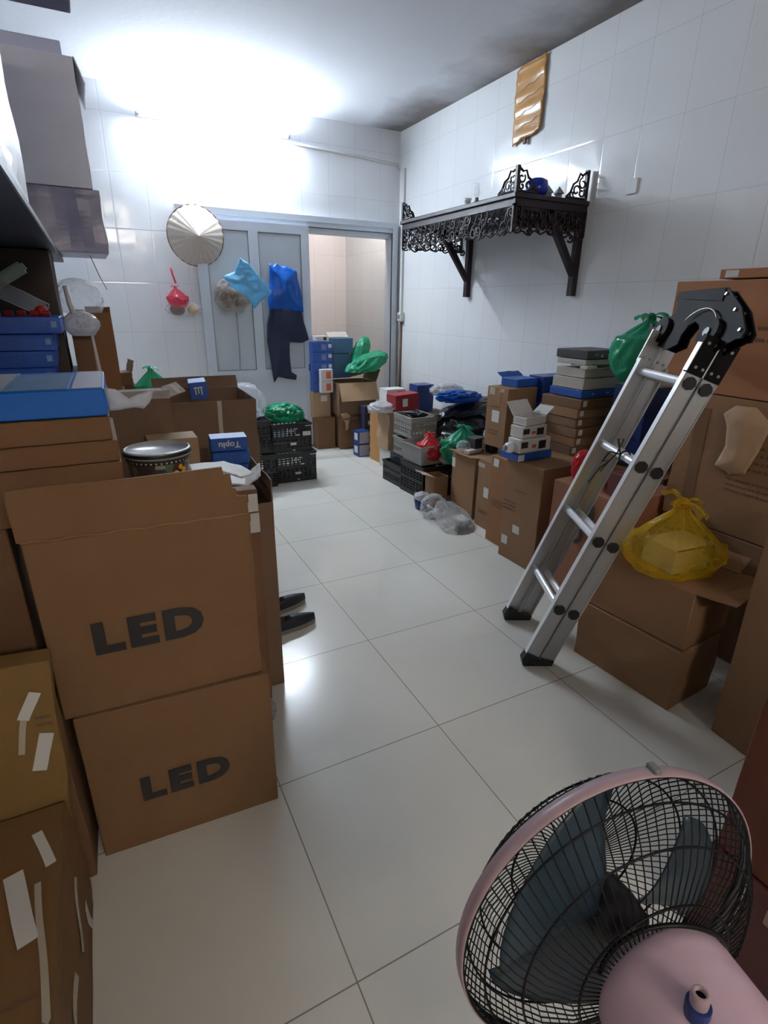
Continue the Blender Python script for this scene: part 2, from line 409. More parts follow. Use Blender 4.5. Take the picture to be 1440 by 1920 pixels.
def bag(label, c, r, m, seed=1, knot=True, amp=.1, name='plastic_bag', cat='bag', group=None, neck=.55, ears=True, tilt=(0, 0, 0), parent=None, sub=5, lean=(0, 0), squash=.55, ws=2.2):
    """crumpled bag standing on z = c.z: pleated towards its knot"""
    bm = bmesh.new(); bmesh.ops.create_icosphere(bm, subdivisions=sub, radius=1)
    rx, ry, rz = r
    for v in bm.verts:
        p = v.co.copy(); th = math.atan2(p.y, p.x); w_ = wrinkle(p, ws, seed)
        k = 1 + amp*w_
        x, y, z = p.x*k, p.y*k, p.z
        if z < -squash: z = -squash - (z+squash)*.1*0 - 0.0
        if knot and z > neck:
            t = (z-neck)/(1-neck); pl = 1 - .85*min(1, t*1.25)
            pl2 = 1 + .22*t*math.sin(th*11 + seed + 3*noise.noise(p*2))
            f = pl*pl2; f = max(f, .14)
            # keep the sphere's own radius out of it near the top
            hr = math.sqrt(max(1e-6, x*x+y*y)); base = math.sqrt(1-neck*neck)
            x, y = x/hr*base*f, y/hr*base*f
            z = neck + t*(1.0-neck) + .12*t
        else:
            z += amp*.35*w_*(1 if z > -squash+.05 else 0)
        h = (z+squash)
        v.co = Vector((x*rx + lean[0]*h, y*ry + lean[1]*h, h*rz))
    bm2 = None
    o = link(name, bm, m, smooth=True, loc=c, rot=tilt)
    if knot and ears:
        bm2 = bmesh.new(); rnd = random.Random(seed)
        top = Vector((lean[0]*(1.12+squash), lean[1]*(1.12+squash), (1.10+squash)*rz))
        for k in range(4):
            a = k*PI/2 + rnd.uniform(-.4, .4); L = rnd.uniform(.35, .55)*min(rx, ry)*1.5; n_ = 7
            dirv = Vector((math.cos(a), math.sin(a), rnd.uniform(.2, .9))).normalized(); sd = dirv.cross(Vector((0, 0, 1))).normalized()
            rows = []
            for i in range(n_+1):
                t = i/n_; wd = L*.45*(.25+t)*(1-.3*t*t)
                ctr = top + dirv*L*t + Vector((0, 0, -L*.6*t*t))
                rows.append([bm2.verts.new(ctr + sd*wd*(q-.5) + Vector((0, 0, .12*L*math.sin(q*9+k)*t))) for q in (0, .25, .5, .75, 1)])
            for A, B in zip(rows, rows[1:]):
                for q in range(4): bm2.faces.new((A[q], A[q+1], B[q+1], B[q]))
        bmesh.ops.create_icosphere(bm2, subdivisions=2, radius=min(rx, ry)*.13, matrix=Matrix.Translation(top))
        kn = link('knot', bm2, m, o, smooth=True)
    if parent: o.parent = parent
    elif label: tag(o, label, cat, group)
    return o
def sheet(name, outline, y, m, seed=1, fold=.02, bulge=.0, dens=26, vert=True, thick=.002, fs=(9, 2.5), plane='XZ', M=None):
    """a hanging or lying sheet with its own outline, folds and thickness; outline in plane XZ (hanging at depth y) or XY"""
    xs = [p[0] for p in outline]; zs = [p[1] for p in outline]
    x0, x1, z0, z1 = min(xs), max(xs), min(zs), max(zs); st = max(x1-x0, z1-z0)/dens
    pts = []; edges = []
    for i, (a, b) in enumerate(zip(outline, outline[1:]+outline[:1])):
        n_ = max(1, int(math.dist(a, b)/st))
        for k in range(n_):
            pts.append(Vector((a[0]+(b[0]-a[0])*k/n_, a[1]+(b[1]-a[1])*k/n_)))
    nb = len(pts); edges = [(i, (i+1) % nb) for i in range(nb)]
    def dist(p):
        return min(((p - (a + (b-a)*max(0, min(1, (p-a).dot(b-a)/max(1e-9, (b-a).length_squared))))).length) for a, b in ((pts[i], pts[(i+1) % nb]) for i in range(0, nb)))
    def inside(p):
        c = False
        for i in range(nb):
            a = pts[i]; b = pts[(i+1) % nb]
            if (a.y > p.y) != (b.y > p.y) and p.x < (b.x-a.x)*(p.y-a.y)/(b.y-a.y)+a.x: c = not c
        return c
    i = x0 + st*.5
    while i < x1:
        j = z0 + st*.5
        while j < z1:
            p = Vector((i, j))
            if inside(p) and dist(p) > st*.45: pts.append(p)
            j += st
        i += st
    V, E_, F_, *_r = geometry.delaunay_2d_cdt(pts, edges, [], 1, 1e-6)
    bm = bmesh.new(); vs = []
    R_ = min(x1-x0, z1-z0)*.5
    for p in V:
        f = fold*(noise.noise(Vector((p.x*fs[0]+seed*5, p.y*fs[1], seed)))+.4*noise.noise(Vector((p.x*fs[0]*2.7, p.y*fs[1]*3, seed+4))))
        d = min(1, dist(Vector(p))/R_) if bulge else 0
        off = f - bulge*math.sin(d*PI/2)
        q = Vector((p.x, y+off, p.y)) if plane == 'XZ' else Vector((p.x, p.y, y-off))
        vs.append(bm.verts.new(M @ q if M else q))
    for f in F_:
        try: bm.faces.new([vs[k] for k in f])
        except ValueError: pass
    bmesh.ops.recalc_face_normals(bm, faces=bm.faces[:])
    o = link(name, bm, m, smooth=True)
    md = o.modifiers.new('Solidify', 'SOLIDIFY'); md.thickness = thick; md.offset = 0
    return o

# ================================================================== THE ROOM
def sbox(name, m, label, *b, **k): return struct(name, box(*b), m, label, **k)
XL, XR, YB, YF, ZC = -1.65, 2.06, 4.2, -4.2, 3.03
sbox('floor', m_floor, 'pale glazed floor tiles with thin dark joints', XL-.1, 2.3, YF-.1, 5.8, -.08, 0)
m_ceil = mat('ceiling_plaster', (226, 228, 234), .85, var=.04, scale=2, bump=.3, bscale=25)
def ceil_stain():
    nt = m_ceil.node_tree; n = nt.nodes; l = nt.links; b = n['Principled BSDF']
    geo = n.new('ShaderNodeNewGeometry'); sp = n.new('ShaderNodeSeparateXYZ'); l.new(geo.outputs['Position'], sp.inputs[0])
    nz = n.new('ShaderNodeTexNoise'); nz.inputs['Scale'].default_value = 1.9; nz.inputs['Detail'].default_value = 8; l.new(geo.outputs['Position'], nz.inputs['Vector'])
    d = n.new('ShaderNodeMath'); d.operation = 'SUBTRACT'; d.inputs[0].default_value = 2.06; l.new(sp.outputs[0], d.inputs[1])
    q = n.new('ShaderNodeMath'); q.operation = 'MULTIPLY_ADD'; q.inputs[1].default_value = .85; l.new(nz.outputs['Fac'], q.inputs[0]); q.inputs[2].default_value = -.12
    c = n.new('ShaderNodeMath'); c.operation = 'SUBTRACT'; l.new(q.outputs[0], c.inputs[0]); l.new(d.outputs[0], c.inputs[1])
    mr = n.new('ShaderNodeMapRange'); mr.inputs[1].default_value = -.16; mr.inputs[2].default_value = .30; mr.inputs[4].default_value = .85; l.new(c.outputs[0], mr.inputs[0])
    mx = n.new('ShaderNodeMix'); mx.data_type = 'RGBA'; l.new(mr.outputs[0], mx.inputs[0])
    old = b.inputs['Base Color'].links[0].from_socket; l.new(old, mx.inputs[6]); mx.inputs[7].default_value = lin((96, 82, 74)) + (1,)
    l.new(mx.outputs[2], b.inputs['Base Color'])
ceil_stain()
sbox('ceiling', m_ceil, 'stained plaster ceiling', XL-.1, 2.3, YF-.1, 5.8, ZC, ZC+.1)
sbox('wall_right', m_wallR, 'right wall of white glazed tiles', XR, XR+.12, YF-.1, 5.7, 0, ZC)
sbox('wall_left', m_wallR, 'left wall behind the rack', XL-.12, XL, YF-.1, 5.7, 0, ZC)
sbox('wall_rear', m_wallB, 'wall behind the photographer', XL, XR, YF-.12, YF, 0, ZC)
bm = bmesh.new(); bx(bm, XL, 1.045, YB, YB+.12, 0, ZC); bx(bm, 1.045, 1.985, YB, YB+.12, 2.13, ZC); bx(bm, 1.985, XR, YB, YB+.12, 0, ZC)
struct('wall_back', bm, m_wallB, 'white tiled back wall with doorway')
sbox('wall_next_room', m_wallN, 'tiled wall seen through the doorway', XL, XR, 5.6, 5.72, 0, ZC)
# door frame and header rail
bm = bmesh.new()
bx(bm, -.14, 2.02, YB-.05, YB-.002, 2.175, 2.225); bx(bm, -.14, 2.02, YB-.035, YB-.002, 2.135, 2.175)
bx(bm, 1.965, 2.02, YB-.05, YB+.12, 0, 2.175); bx(bm, 1.03, 1.965, YB+.0, YB+.10, 2.085, 2.135)
bx(bm, 2.02, 2.034, YB-.03, YB-.002, 0, 2.2)
struct('trim_1', bm, m_door, 'white aluminium door frame and header rail')
sbox('trim_2', m_black, 'dark rubber seal along the door frame', 1.958, 1.966, YB-.045, YB-.03, .0, 2.13)
# sliding door leaf
dr = bpy.data.objects.new('door_1', None); C.objects.link(dr); dr['kind'] = 'structure'; dr['label'] = 'white aluminium sliding door with two frosted panes'; dr['category'] = 'door'
bm = bmesh.new(); ya, yb = YB-.075, YB-.04
for (a, b, c, d) in ((0, .085, .02, 2.13), (.465, .553, .83, 2.055), (.965, 1.045, .02, 2.13), (.085, .965, 2.055, 2.13), (.085, .965, .74, .83), (.085, .965, .02, .10)):
    bx(bm, a, b, ya, yb, c, d)
link('door_frame', bm, m_door, dr)
bm = box(.085, .965, ya+.012, yb-.006, .10, .74); link('door_panel', bm, m_door, dr)
for a, b in ((.085, .465), (.553, .965)):
    link('pane', box(a, b, ya+.014, yb-.012, .83, 2.055), m_frost, dr)
bm = bmesh.new()
for a, b in ((.085, .465), (.553, .965)):
    for (x0, x1, z0, z1) in ((a, a+.006, .83, 2.055), (b-.006, b, .83, 2.055), (a, b, .83, .836), (a, b, 2.049, 2.055)): bx(bm, x0, x1, ya+.004, ya+.014, z0, z1)
link('gasket', bm, m_grey, dr)
link('lock', box(1.0, 1.02, ya-.012, ya, .80, .87, .004), m_black, dr)
bm = bmesh.new(); tube(bm, [(.3, ya+.008, 1.65), (.31, ya+.008, 1.3), (.305, ya+.008, .95), (.30, ya+.008, .84)], .003, 5); link('hanging_string', bm, m_grey, dr)

# wiring: pipe on the back wall, trunking in the corner, switch, dark pipe
bm = bmesh.new(); tube(bm, [(.93, YB-.012, 2.80), (1.5, YB-.012, 2.775), (2.03, YB-.012, 2.745), (2.042, YB-.012, 2.70)], .010, 8)
tag(link('conduit_pipe', bm, m_white, smooth=True), 'thin white pipe along the back wall below the ceiling', 'pipe')
tag(link('cable_trunking', box(2.036, 2.059, YB-.13, YB-.09, 1.37, 2.70), m_white), 'white cable trunking down the corner above the switch box', 'trunking')
t = thing('switch_box', 'small white switch box in the corner beside the doorway', 'switch', (2.0595, 4.07, 1.33))
link('housing', box(-.05, 0, -.04, .04, -.045, .045, .006, 2), m_white, t); link('rocker', box(-.056, -.05, -.018, .018, -.02, .02, .002), m_grey, t)
bm = bmesh.new(); tube(bm, [(2.045, YB-.115, 1.28), (2.045, YB-.115, .7), (2.045, YB-.115, .02)], .012, 8)
tag(link('cable', bm, m_printb, smooth=True), 'dark brown cable pipe dropping from the switch box', 'cable')
# power outlet on the right wall beyond the altar
t = thing('wall_socket', 'small white socket plate on the tiled wall past the altar shelf', 'socket', (XR, 1.30, 2.12))
link('plate', box(-.012, 0, -.04, .04, -.04, .04, .004), m_ceram, t)
# ---- tube lamps
def tube_lamp(label, x0, x1, y, z, dy, s, col=(.80, .90, 1.0)):
    t = thing('tube_lamp', label, 'lamp', ((x0+x1)/2, y, z)); L = (x1-x0)/2
    link('batten', box(-L, L, min(dy*.02, dy*.055), max(dy*.02, dy*.055), -.012, .022, .004), m_white, t)
    bm = bmesh.new(); cyl(bm, (-L+.03, 0, 0), (L-.03, 0, 0), .015, n=16); link('glowing_tube', bm, emis('tube_glow', col, s), t, smooth=True)
    for sx in (-1, 1):
        bm = bmesh.new(); cyl(bm, (sx*(L-.03), 0, 0), (sx*L, 0, 0), .018, n=16); link('end_cap', bm, m_white, t, smooth=True)
tube_lamp('bright tube lamp high on the back wall near the ceiling', -.36, .90, YB-.07, 2.83, 1, TUBE)
tube_lamp('tube lamp on the wall behind the photographer', -.9, .3, YF+.07, 2.85, -1, TUBE_REAR, (1, .86, .70))
tube_lamp('tube lamp in the room beyond the doorway', .9, 2.0, YB+.19, 2.6, -1, TUBE_NEXT, (1, .93, .88))

# ================================================================== ALTAR SHELF
SH = (1.47, 1.64, 2.06)   # front x, near y, slab underside z
W_, D_ = XR-SH[0], 1.40
alt = thing('altar_shelf', 'dark carved wooden altar shelf bracketed to the tiled wall', 'shelf', SH)
bm = box(-.02, W_, -.02, D_+.02, 0, .028, .004); link('top_board', bm, m_wood, alt)
bm = bmesh.new(); bx(bm, -.005, W_, -.005, D_+.005, -.03, 0); link('under_board', bm, m_wood, alt)
def scrolls(L, H, seed, droop=True):
    """pierced carving in the UV plane: list of (points, radius)"""
    r = random.Random(seed); out = []
    n_ = max(3, int(L/.062))
    for i in range(n_):
        cu = (i+.5)*L/n_ + r.uniform(-.01, .01)
        for row in range(2):
            cv = -H*(.30 + .42*row) + r.uniform(-.012, .012); sgn = r.choice((-1, 1)); a0 = r.uniform(0, 6.28); R = H*r.uniform(.2, .27)
            pts = []
            for k in range(17):
                t = k/16; a = a0 + sgn*t*8.5; rr = R*(1-.82*t)
                pts.append((cu+rr*math.cos(a), cv+rr*math.sin(a)))
            out.append((pts, .0055))
            if r.random() < .8:
                a = r.uniform(0, 6.28); p = (cu+R*math.cos(a), cv+R*math.sin(a))
                out.append(([(p[0]+k*.012*math.cos(a+.5*k), p[1]+k*.012*math.sin(a+.5*k)) for k in range(4)], .008))
        out.append(([(cu-.035, -H*.1), (cu-.01, -H*.5+r.uniform(-.02, .02)), (cu+.02, -H*.6), (cu+.04, -H*(.9+.1*r.random()))], .005))
    if droop:
        m_ = int(L/.02); out.append(([(k*L/m_, -H*(.93+.07*math.sin(k*1.3))-.012*math.sin(PI*min(1, 3*min(k, m_-k)/m_))) for k in range(m_+1)], .006))
    return out
def carve(name, L, H, origin, du, seed, parent, m=m_wood):
    bm = bmesh.new(); du = Vector(du); o = Vector(origin)
    for pts, rr in scrolls(L, H, seed):
        P = [o + du*max(.004, min(L-.004, u)) + Vector((0, 0, v)) for u, v in pts if v < 0]
        if len(P) > 1: tube(bm, P, rr, 6)
    nrm = Vector((0, 0, 1)).cross(du)
    for (u0, u1, v0, v1) in ((0, L, -.012, 0), (0, .014, -H, 0), (L-.014, L, -H, 0)):
        c = [o + du*u + nrm*s_ for u in (u0, u1) for s_ in (-.009, .009)]
        v = [bm.verts.new(p + Vector((0, 0, z))) for z in (v0, v1) for p in (c[0], c[2], c[3], c[1])]
        for f in ((3, 2, 1, 0), (4, 5, 6, 7), (0, 1, 5, 4), (1, 2, 6, 5), (2, 3, 7, 6), (3, 0, 4, 7)): bm.faces.new([v[i] for i in f])
    bmesh.ops.recalc_face_normals(bm, faces=bm.faces[:])
    return link(name, bm, m, parent, smooth=False)
carve('carved_frieze', D_, .155, (.0, 0, -.03), (0, 1, 0), 3, alt)
carve('carved_side_frieze', W_, .155, (0, .0, -.03), (1, 0, 0), 8, alt)
carve('carved_side_frieze', W_, .155, (0, D_, -.03), (1, 0, 0), 9, alt)
# a solid backing board behind the near side carving, as the photo shows it closed
link('side_board', box(.02, W_, .012, .022, -.15, -.03), m_wood, alt)
for yy in (.02, D_-.15):
    bm = bmesh.new()
    bx(bm, W_-.045, W_-.002, yy-.022, yy+.022, -.54, -.03)
    M = Matrix.Translation((0, yy, 0))
    prism(bm, [(W_-.045, -.36), (W_-.045, -.42), (.24, -.03), (.30, -.03)], -.02, .02, M)
    bx(bm, .05, W_-.045, yy-.02, yy+.02, -.065, -.03)
    bmesh.ops.recalc_face_normals(bm, faces=bm.faces[:])
    br = link('bracket', bm, m_wood, alt)
    bm = bmesh.new(); r_ = random.Random(5)
    for k in range(4):
        a0 = r_.uniform(0, 6); cx, cz = W_-.09-.05*k, -.10-.03*(3-k)
        tube(bm, [(cx+.028*(1-t/12)*math.cos(a0+t*.6), yy, cz+.028*(1-t/12)*math.sin(a0+t*.6)) for t in range(12)], .006, 6)
    link('bracket_scroll', bm, m_wood, br)
# corner ornaments on top
def ornament(cx, cy, dirs, h, L, seed, peak=True):
    bm = bmesh.new(); r_ = random.Random(seed)
    bx(bm, cx-.011, cx+.011, cy-.011, cy+.011, .028, .028+h)
    for dx, dy in dirs:
        u = Vector((dx, dy, 0)); o = Vector((cx, cy, .028))
        prof = [(0, h*.97), (.25*L, h*.80), (.38*L, h*.86), (.5*L, h*.6), (.68*L, h*.5), (.8*L, h*.22), (L, .01)]
        tube(bm, [o+u*a+Vector((0, 0, b)) for a, b in prof], .0075, 6)
        tube(bm, [o+Vector((0, 0, .008)), o+u*L+Vector((0, 0, .008))], .008, 6)
        for (a, b, R) in ((.2*L, h*.55, h*.2), (.22*L, h*.25, h*.16), (.5*L, h*.3, h*.2), (.72*L, h*.16, h*.12)):
            a0 = r_.uniform(0, 6); s_ = r_.choice((-1, 1))
            tube(bm, [o+u*(a+R*(1-.05*t)*math.cos(a0+s_*t*.5))+Vector((0, 0, max(.006, b+R*(1-.05*t)*math.sin(a0+s_*t*.5)))) for t in range(14)], .006, 5)
    bmesh.ops.recalc_face_normals(bm, faces=bm.faces[:])
    link('corner_ornament', bm, m_wood, alt)
ornament(0, 0, ((1, 0), (0, 1)), .14, .17, 1)
ornament(0, D_, ((1, 0), (0, -1)), .13, .13, 2)
ornament(W_-.03, 0, ((-1, 0),), .17, .16, 3)
ornament(W_-.03, D_, ((-1, 0),), .14, .16, 4)
ZT = SH[2]+.030
# offerings
def vase(label, x, y, prof, m, name='vase', cat='vase', parts=()):
    t = thing(name, label, cat, (x, y, ZT)); bm = bmesh.new(); lathe(bm, prof, 24); link('vessel', bm, m, t, smooth=True)
    return t
vase('small white cup near the far end of the altar shelf', 1.60, 2.33, [(0, .001), (.018, .001), (.02, .012), (.012, .022), (.024, .05), (.03, .07), (.027, .07), (.02, .05), (.006, .026), (0, .026)], m_ceram, 'offering_cup', 'cup')
t = vase('glass oil lamp with clear chimney standing beside the white cup', 1.60, 2.22, [(0, .001), (.022, .001), (.024, .03), (.014, .045), (.014, .06)], m_grey, 'oil_lamp', 'lamp')
bm = bmesh.new(); lathe(bm, [(.014, .06), (.024, .085), (.018, .11), (.014, .14), (.02, .15)], 20); link('glass_chimney', bm, m_glassy, t, smooth=True)
t = vase('deep blue round offering jar behind the near corner ornament', 1.68, 1.70, [(0, .001), (.05, .001), (.07, .03), (.062, .085), (.035, .1), (0, .105)], mat('cobalt_glaze', (18, 40, 150), .15), 'blue_jar', 'jar')
for i, (x, y) in enumerate(((1.80, 1.73), (1.88, 1.72))):
    t = thing('altar_lantern', 'small grey pagoda-shaped lantern ' + ('beside the blue jar on the altar shelf' if i == 0 else 'nearer the wall on the altar shelf'), 'ornament', (x, y, ZT), .5)
    link('base', box(-.018, .018, -.018, .018, 0, .035, .002), m_grey, t)
    bm = bmesh.new(); lathe(bm, [(0.036, .035), (.034, .04), (.006, .072), (0, .08)], 4); link('pointed_roof', bm, m_grey, t)
tag(link('offering_box', box(1.93, 2.02, 1.70, 1.76, ZT, ZT+.02, .003), m_grey), 'flat grey box lying beside the pagoda lanterns against the wall', 'box')
tag(link('offering_dish', box(1.585, 1.625, 1.98, 2.08, ZT, ZT+.012, .004), m_steel), 'low dark tray between the oil lamp and the near corner', 'tray')

# talisman sheet on the wall
pa = sheet('talisman_paper', [(2.455, 3.0), (2.40, 3.02), (2.25, 3.015), (2.155, 3.025), (2.145, 2.8), (2.15, 2.60), (2.22, 2.575), (2.34, 2.57), (2.44, 2.545), (2.45, 2.75)], 0,
           m_paper, 4, .012, .0, 26, fs=(2, 16), M=Matrix(((0, -1, 0, XR-.016), (1, 0, 0, 0), (0, 0, 1, 0), (0, 0, 0, 1))))
tag(pa, 'creased gold paper sheet hung on the wall under the ceiling', 'paper')
bm = bmesh.new()
for z in (2.68, 2.76, 2.84, 2.91): tube(bm, [(XR-.022, 2.16+.02*k, z-.0030*k+.006*math.sin(k)) for k in range(0, 14)], .0022, 5)
link('plastic_crease', bm, m_tapew, pa)
link('hanging_clip', box(XR-.03, XR-.012, 2.28, 2.31, 2.535, 2.575, .004), m_printb, pa)

# ================================================================== THINGS HUNG ON THE BACK WALL
hat = thing('conical_hat', 'pale conical palm-leaf hat hung beside the sliding door', 'hat', (.005, YB-.08, 1.985), rot=(0, 0, 0))
bm = bmesh.new(); NR, NA = 14, 96; rows = []
for j in range(NR+1):
    t = j/NR; row = []
    for k in range(NA):
        a = 2*PI*k/NA; rr = .235*t*(1+.012*math.sin(a*5)*t); crease = .0035*t*math.sin(a*24)
        row.append(bm.verts.new((rr*math.cos(a), -.15*(1-t)-crease-.002*math.sin(t*50), rr*math.sin(a)*1.02)))
    rows.append(row)
for A, B in zip(rows[1:], rows[2:]):
    for k in range(NA): bm.faces.new((A[k], A[(k+1) % NA], B[(k+1) % NA], B[k]))
for k in range(NA): bm.faces.new((rows[0][0], rows[1][k], rows[1][(k+1) % NA])) if False else None
v0 = bm.verts.new((0, -.152, 0))
for k in range(NA): bm.faces.new((v0, rows[1][(k+1) % NA], rows[1][k]))
bmesh.ops.recalc_face_normals(bm, faces=bm.faces[:])
link('leaf_cone', bm, m_hat, hat, smooth=True)
bm = bmesh.new(); tube(bm, [(.236*math.cos(a), .002, .241*math.sin(a)) for a in [2*PI*k/64 for k in range(64)]], .004, 6, closed=True); link('rim', bm, m_printb, hat, smooth=True)
bm = bmesh.new(); cyl(bm, (0, -.158, 0), (0, -.146, 0), .002, .012, 12); link('peak', bm, m_hat, hat)
hat.rotation_euler = (math.radians(4), 0, 0)

YW = YB-.035
pk = bag(None, (-.20, YW-.075, 1.40), (.085, .06, .09), m_pinkfilm, 11, True, .14, squash=.8, lean=(-.01, 0), neck=.2)
tag(pk, 'pink plastic bag hung on the tiled wall under the conical hat', 'bag')
bm = bmesh.new(); tube(bm, [(-.01, 0, .2), (-.025, .03, .27), (-.03, .06, .32)], .008, 8); link('handle', bm, m_pinkfilm, pk, smooth=True)
gc = bag(None, (-.17, YW-.07, 1.325), (.14, .055, .07), m_glassy, 12, False, .15, squash=.8)
tag(gc, 'clear bag of snacks hanging below the pink bag', 'bag')
bm = bmesh.new(); bmesh.ops.create_icosphere(bm, subdivisions=3, radius=.045, matrix=Matrix.Translation((.08, 0, .055))); link('contents', bm, mat('cream_snack', (196, 170, 120), .6, var=.2, scale=30), gc, smooth=True)
bm = bmesh.new(); bmesh.ops.create_icosphere(bm, subdivisions=3, radius=.05, matrix=Matrix.Translation((-.05, 0, .055)) @ Matrix.Scale(1.3, 4, (1, 0, 0))); link('contents', bm, mat('brown_snack', (110, 70, 66), .6, var=.3, scale=30), gc, smooth=True)
# clear bag with brown contents on the door + sky-blue square bag + blue bag + trousers
YD = ya
bb = bag(None, (.27, YD-.08, 1.36), (.155, .065, .16), m_greyfilm, 21, False, .16, squash=.85)
tag(bb, 'cloudy bag of brown goods hanging on the left door pane', 'bag')
bm = bmesh.new(); rnd = random.Random(4)
for k in range(9): bmesh.ops.create_icosphere(bm, subdivisions=2, radius=rnd.uniform(.03, .045), matrix=Matrix.Translation((rnd.uniform(-.09, .09), rnd.uniform(-.02, .02), rnd.uniform(.06, .17))))
link('contents', bm, mat('umber_goods', (112, 92, 78), .7, var=.3, scale=20), bb, smooth=True)
sb = sheet('plastic_bag', [(.33, 1.815), (.40, 1.775), (.475, 1.69), (.60, 1.55), (.59, 1.525), (.50, 1.47), (.44, 1.405), (.425, 1.40), (.40, 1.44), (.355, 1.50), (.25, 1.57), (.16, 1.655), (.19, 1.67), (.27, 1.70), (.29, 1.75)], YD-.20, m_skyfilm, 6, .028, .03, 26, fs=(7, 12))
tag(sb, 'sky blue plastic bag hung cornerwise on the sliding door', 'bag')
bt = sheet('plastic_bag', [(.63, 1.79), (.66, 1.765), (.70, 1.80), (.74, 1.77), (.79, 1.775), (.85, 1.75), (.895, 1.74), (.90, 1.68), (.925, 1.57), (.94, 1.45), (.945, 1.37), (.86, 1.375), (.78, 1.40), (.70, 1.39), (.605, 1.385), (.60, 1.48), (.625, 1.62)], YD-.05, m_bluefilm, 9, .02, .05, 28, fs=(13, 3))
tag(bt, 'bright blue plastic bag hung over navy trousers on the door', 'bag')
tr_ = sheet('trousers', [(.62, 1.42), (.93, 1.41), (.95, 1.30), (1.0, 1.11), (.92, 1.08), (.80, 1.09), (.795, .95), (.805, .80), (.86, .765), (.85, .72), (.76, .735), (.66, .76), (.615, .70), (.60, .88), (.575, 1.1), (.585, 1.25)], YD-.03, m_navy, 3, .016, .018, 30, fs=(12, 3))
tag(tr_, 'navy trousers hanging folded below the blue bag on the door', 'trousers')

# ================================================================== LEFT SIDE: rack and stacks
def wall_shelf(label, y0, y1, z):
    t = thing('wall_shelf', label, 'shelf', (XL+.002, y0, z)); L = y1-y0
    link('shelf_board', box(0, .645, 0, L, 0, .022, .003), m_rack, t)
    for k in range(3):
        yy = .05 + (L-.13)*k/2; bm = bmesh.new()
        prism(bm, [(0, 0), (0, -.12), (.02, -.12), (.20, -.02), (.20, 0)], yy, yy+.03, Matrix.Identity(4)); bmesh.ops.recalc_face_normals(bm, faces=bm.faces[:])
        link('bracket', bm, m_rack, t)
wall_shelf('upper dark steel shelf along the left wall', -.9, 2.5, 1.643)
wall_shelf('lower dark steel shelf carrying the shiny blue boxes', 1.15, 1.90, 1.115)
# upper shelf: pale wrapped carton, stack, overhanging top carton
carton('large pale wrapped carton on the upper rack shelf', -1.50, -.40, 1.667, 0, .485, 1.04, .50, m_foam, crump=.008, name='wrapped_carton')
carton('lavender grey carton protruding from the upper rack shelf above the dark one', -1.42, 2.02, 1.95, 0, .61, .42, .52, card('cardboard_violet_haze', (232, 232, 246)), crump=.006, tape='F', tapem=m_tapew,  # colour raised towards white to carry lens haze over the stack
       flaps=[('R', .10, -1.25, m_white)])
carton('dark plastic-wrapped carton under the lavender one on the upper rack shelf', -1.42, 2.02, 1.667, 0, .635, .42, .28, mat('dark_wrapped_carton', (128, 128, 156), .3, var=.3, scale=5, bump=.7, bscale=9), crump=.012, name='wrapped_carton')
carton('small flat carton topping the lavender carton near the ceiling', -1.40, 2.06, 2.473, 0, .55, .34, .06, card('cardboard_violet_haze2', (214, 216, 238)))  # lightened for the same lens haze as the carton below
carton('torn dark carton overhanging above the pale wrapped carton by the ceiling', -1.46, .33, 2.172, 0, .625, .42, .32, card('cardboard_violet_haze3', (150, 148, 178)), crump=.012)
bm = bmesh.new(); tube(bm, [(-.87, 2.1, 1.66), (-.84, 2.12, 1.56), (-.815, 2.14, 1.50)], .0022, 5)
tag(link('loose_strap', bm, m_grey), 'thin grey strap dangling from the dark wrapped carton', 'strap')
carton('tall dark carton standing beneath the upper rack shelf', -1.40, 1.55, 1.139, 0, .37, .32, .50, card('cardboard_dark_brown', (72, 64, 58)))  # dark brown cardboard
# blue boxes in a column on the lower rack board
for k in range(4):
    carton(['lowest of the four shiny blue boxes stacked on the rack', 'second lowest of the four shiny blue boxes on the rack', 'third shiny blue box up from the rack board', 'topmost shiny blue box in the rack stack, jutting forward'][k],
           -1.245 - (.01 if k < 3 else 0), 1.20 if k < 3 else 1.185, 1.139+.062*k, .0, .205+.02*(k == 3)-.01*(2-k if k < 2 else 0), .3, .060, mat('blue_gloss_box', (44, 90, 186), .25, var=.2, scale=14, bump=.3), crump=.002, name='blue_box', group='blue boxes stacked on the rack',
           stickers=[('F', .9, .55, .018, .022, m_blue3)], cat='box')
# clear clamshell and green-white packet leaning over the blue stack
t = thing('clear_clamshell', 'clear plastic clamshell with red lid end lying over the blue boxes', 'container', (-1.15, 1.32, 1.45), rot=(0, math.radians(28), 0))
link('shell', box(-.10, .10, -.06, .06, -.028, .028, .012, 2), m_glassy, t, smooth=False)
bm = bmesh.new(); cyl(bm, (.085, -.064, -.01), (.085, -.030, -.01), .022, n=16); link('red_cap', bm, mat('red_cap_plastic', (190, 40, 36), .3), t, smooth=True)
bm = bmesh.new(); tube(bm, [(-.10, -.062, .028), (.0, -.062, .032), (.10, -.062, .028), (.104, -.062, -.02)], .0025, 5); link('rim', bm, m_tapew, t)
tag(link('striped_packet', box(-.09, .09, -.03, .03, -.022, .022, .01, 2), mat('pale_green_packet', (150, 168, 150), .4, var=.25, scale=12), loc=(-1.19, 1.40, 1.52), rot=(0, math.radians(-32), 0)), 'pale green and white packet propped above the clamshell', 'packet')
bm = bmesh.new()
for k in range(5): cyl(bm, (-1.235+.04*k, 1.24, 1.395), (-1.21+.04*k, 1.24, 1.395), .012, n=10)
tag(link('red_marker_pens', bm, mat('red_pen', (150, 34, 40), .35)), 'row of small red and white sticks on the topmost shiny blue box', 'pens')
